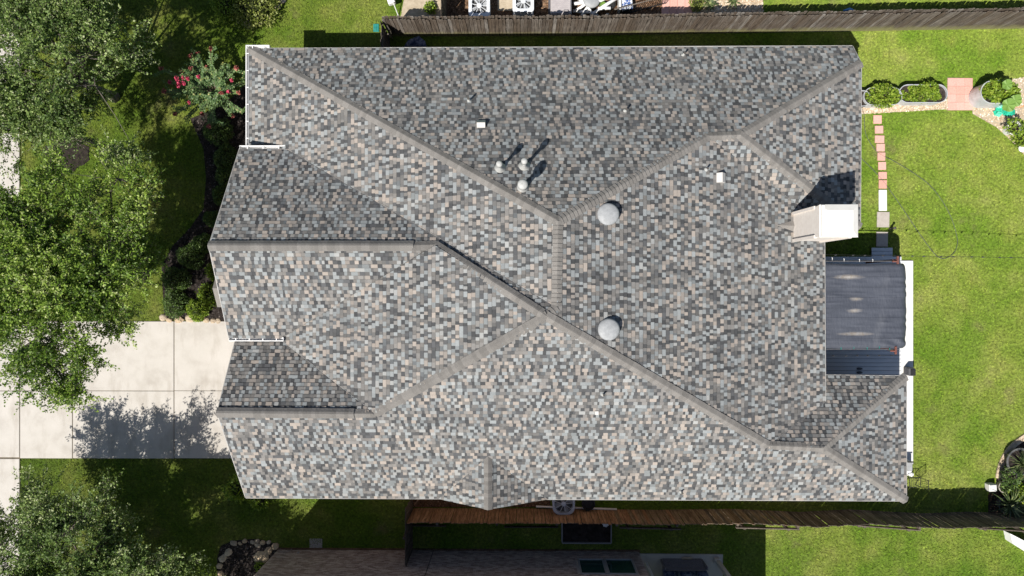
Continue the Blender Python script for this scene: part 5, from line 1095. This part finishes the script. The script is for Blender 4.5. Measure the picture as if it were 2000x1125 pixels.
# corner post and sill by the side gate
mb = MB(); x, y = G(800, 985, 1.2); mb.box((x+.25, y-.02, .6), (.5, .05, .06), .9); tag(obj('gate_brace', mb, M['fencecedar']), 'short wooden brace at the left end of the cedar fence', 'brace')

# ------------------------------------------------------------------ brick neighbour below
NY = -11.16; NX0, NX1 = G(544, 1073)[0], G(1247, 1079)[0]
nb = thing('neighbour_house', 'brown brick neighbour house at the bottom edge with a green glass window', 'house', (NX0, NY, 0))
mb = MB(); mb.box(((NX0+NX1)/2, NY-4-.02, 3.0), (NX1-NX0, 8-.02, 6.1)); obj('wall', mb, M['mortar'], nb)
bl, bh, mg = .203, .056, .014; blist = []
wx = [(G(1131, 1096, .95)[0], G(1175, 1096, .95)[0]), (G(1183, 1096, .95)[0], G(1232, 1096, .95)[0])]; wz0, wz1 = .97, 2.35
gg = random.Random(12)
for r_ in range(38):
    z = .06+r_*(bh+mg); x = NX0+(0 if r_ % 2 else .5*(bl+mg))*1.0
    if r_ % 2 == 0: blist.append((NX0+bl*.25-.004, z, .5*bl))
    while x < NX1-.02:
        L_ = min(bl, NX1-x)
        if L_ > .04 and not (wx[0][0]-.06 < x+L_ and x < wx[1][1]+.06 and wz0-.05 < z+bh and z < wz1): blist.append((x+L_/2, z, L_))
        x += bl+mg
vis = [b_ for b_ in blist if b_[1] < 1.2]; vis.sort(key=lambda b_: -((b_[1] > .15)*(b_[1] < 1.1)*1.0+gg.random()*.2)); own = set(vis[:300])
shared = {}
for b_ in own:
    k = round(b_[2], 2)
    if k not in shared: q = MB(); q.box((0, 0, 0), (k, .1, bh), bev=.006); shared[k] = mesh_from('brick', q.v, q.f, M['brick'])
    inst('brick', shared[k], nb, (b_[0], NY-.035+gg.uniform(-.003, .003), b_[1]+bh/2))
V_ = []; T_ = []
for b_ in blist:
    if b_ in own: continue
    x, z, L_ = b_; y = NY+.015+gg.uniform(-.003, .003); h_ = L_/2
    V_ += [[(x-h_, y, z), (x-h_, y, z+bh), (x+h_, y, z+bh), (x+h_, y, z)], [(x-h_, y, z+bh), (x-h_, y-.06, z+bh), (x+h_, y-.06, z+bh), (x+h_, y, z+bh)], [(x-h_, y, z), (x-h_, y-.06, z), (x-h_, y-.06, z+bh), (x-h_, y, z+bh)], [(x+h_, y-.06, z), (x+h_, y, z), (x+h_, y, z+bh), (x+h_, y-.06, z+bh)]]; T_ += [gg.random()]*4
vv = np.array(V_).reshape(-1, 3)-np.array([NX0, NY, 0]); bm_ = npobj('brick_courses', vv, np.arange(len(vv)).reshape(-1, 4), M['brickmass'], T_, nb); kind(bm_, 'stuff')
mb = MB(); mb.box(((NX0+NX1)/2, NY+.03, .02), (NX1-NX0+.1, .1, .1)); obj('footing', mb, M['soil'], nb)
for (xa, xb) in wx:
    mb = MB(); 
    for c_, d_ in ((((xa+xb)/2, NY+.01, wz0-.02), (xb-xa+.1, .08, .05)), (((xa+xb)/2, NY+.01, wz1), (xb-xa+.1, .08, .05)), ((xa-.025, NY+.01, (wz0+wz1)/2), (.05, .08, wz1-wz0)), ((xb+.025, NY+.01, (wz0+wz1)/2), (.05, .08, wz1-wz0))): mb.box(c_, d_)
    wi = obj('window', mb, M['vent'], nb); mb = MB(); mb.box(((xa+xb)/2, NY+.0, (wz0+wz1)/2), (xb-xa, .02, wz1-wz0)); obj('pane', mb, M['glass'], wi)
mb = MB(); mb.box(((wx[0][1]+wx[1][0])/2, NY+.015, (wz0+wz1)/2), (max(.04, wx[1][0]-wx[0][1]-.08), .07, wz1-wz0+.05)); obj('mullion', mb, M['vent'], nb)
mb = MB(); xx = (wx[0][0]+wx[1][1])/2; 
for i in range(22): mb.box((wx[0][0]-.08+.105*i, NY+.02, wz0-.09), (.085, .1, .07), bev=.006)
obj('window_sill', mb, M['brick'], nb)
mb = MB(); jx = NX0+1.3; q0 = G(847, 1078); mb.box((q0[0]-.0, NY+.021, 1.5), (.022, .01, 3)); obj('expansion_joint', mb, M['black'], nb)
mb = MB(); X0, X1, Y0, Y1 = NX0-.02, NX1+.3, NY+.05, NY-8.3
mb.add([(X0, Y0, 6.05), (X1, Y0, 6.05), (X1, Y1, 6.05), (X0, Y1, 6.05), (X0+.1, (Y0+Y1)/2, 8.3), (X1-3.5, (Y0+Y1)/2, 8.3), (X0, Y0, 5.95), (X1, Y0, 5.95), (X1, Y1, 5.95), (X0, Y1, 5.95)], [(0, 1, 5, 4), (1, 2, 5), (2, 3, 4, 5), (3, 0, 4), (0, 6, 7, 1), (1, 7, 8, 2), (2, 8, 9, 3), (3, 9, 6, 0), (9, 8, 7, 6)]); obj('roof', mb, M['cap'], nb)
XP = G(1495, 1080)[0]-.45*2.92
mb = MB(); mb.box(((NX1+XP)/2+.15, NY+.06-3.5, 2.87), (XP-NX1-.3+.0, 7, .14)); obj('patio_roof', mb, M['fascia'], nb)
a = G(1398, 1091); mb = MB(); mb.box((a[0], a[1]-.02, 1.4), (.17, .17, 2.78), bev=.008); mb.box((a[0], a[1]-.02, .16), (.23, .23, .2), bev=.01); obj('column', mb, M['fascia'], nb)
a = G(1262, 1098); mb = MB(); mb.box((a[0], a[1], 1.4), (.09, .06, 2.75)); obj('door_trim', mb, M['white'], nb)
# wicker sofa on the neighbour patio
x0_, y0_ = G(1298, 1089, .8); x1_, _ = G(1380, 1089, .8); so_ = thing('wicker_sofa', 'grey slatted wicker sofa on the neighbour patio', 'sofa', ((x0_+x1_)/2, y0_, .06)); wdt = x1_-x0_; cx_ = (x0_+x1_)/2
y0_ = -11.42
for i in range(10): mb = MB(); mb.box((cx_, y0_-.018*i, .14+.085*i), (wdt-.08, .03, .06), bev=.006); obj('slat', mb, M['wicker'], so_)
for sx_ in (x0_, x1_): mb = MB(); mb.box((sx_, y0_-.08, .5), (.06, .12, .92), bev=.008); obj('leg', mb, M['wicker'], so_); mb = MB(); mb.box((sx_, y0_-.9, .26), (.06, .06, .4), bev=.008); obj('leg', mb, M['wicker'], so_); mb = MB(); mb.box((sx_, y0_-.55, .62), (.08, .75, .05), bev=.01); obj('armrest', mb, M['wicker'], so_)
mb = MB(); mb.box((cx_, y0_-.58, .36), (wdt, .7, .06)); obj('seat', mb, M['wicker'], so_)
for i in range(3): mb = MB(); mb.box((x0_+wdt*(i+.5)/3, y0_-.62, .45), (wdt/3-.02, .56, .12), bev=.04); o = obj('seat_cushion', mb, M['navy'], so_)
for i, (fx, lb) in enumerate(((.10, 'navy patterned pillow at the left end of the wicker sofa'), (.5, 'navy patterned pillow in the middle of the wicker sofa'), (.9, 'navy patterned pillow at the right end of the wicker sofa'))):
    mb = MB(); mb.box((0, 0, 0), (.44, .16, .42), bev=.06); o = obj('pillow', mb, M['navy']); o.location = (x0_+wdt*fx, y0_-.33, .78); o.rotation_euler = (.3, .1*(i-1), .1*(1-i)); tag(o, lb, 'pillow', 'navy sofa pillows')
mb = MB(); mb.lathe([(.02, -.05), (.2, -.03), (.24, .0), (.2, .03), (.02, .05)], (0, 0, 0), 18, sy=.35); o = obj('throw_pillow', mb, M['sand'], smooth=True); o.location = (G(1342, 1091, .2)[0], y0_+.05, .2); o.rotation_euler = (.6, 0, 0); tag(o, 'small cream oval pillow at the foot of the wicker sofa back', 'pillow')
# utility stub and wire hoop by the wall
mb = MB(); x, y = G(587, 1078); mb.tube([(x, y, 0), (x, y, .4), (x+.03, y+.12, .45), (x+.07, y+.16, .4)], .035, 7); tag(obj('utility_stub', mb, M['vent'], smooth=True), 'grey bent utility pipe standing by the brick wall', 'pipe')
mb = MB(); x, y = G(560, 1072); mb.tube([(x+.25*math.cos(a), y+.02, .02+.4*math.sin(a)) for a in [math.pi*i/12 for i in range(13)]], .008, 5); tag(obj('wire_hoop', mb, M['vent']), 'thin pale wire hoop beside the rock bed corner', 'wire')
mb = MB(); x, y = G(617, 1062); mb.prism([(x-.27, y-.2), (x+.27, y-.2), (x+.27, y+.22), (x-.27, y+.22)], -.02, .012); tag(obj('meter_lid', mb, M['stepgrey']), 'faint square meter lid in the shaded grass by the brick wall', 'lid')
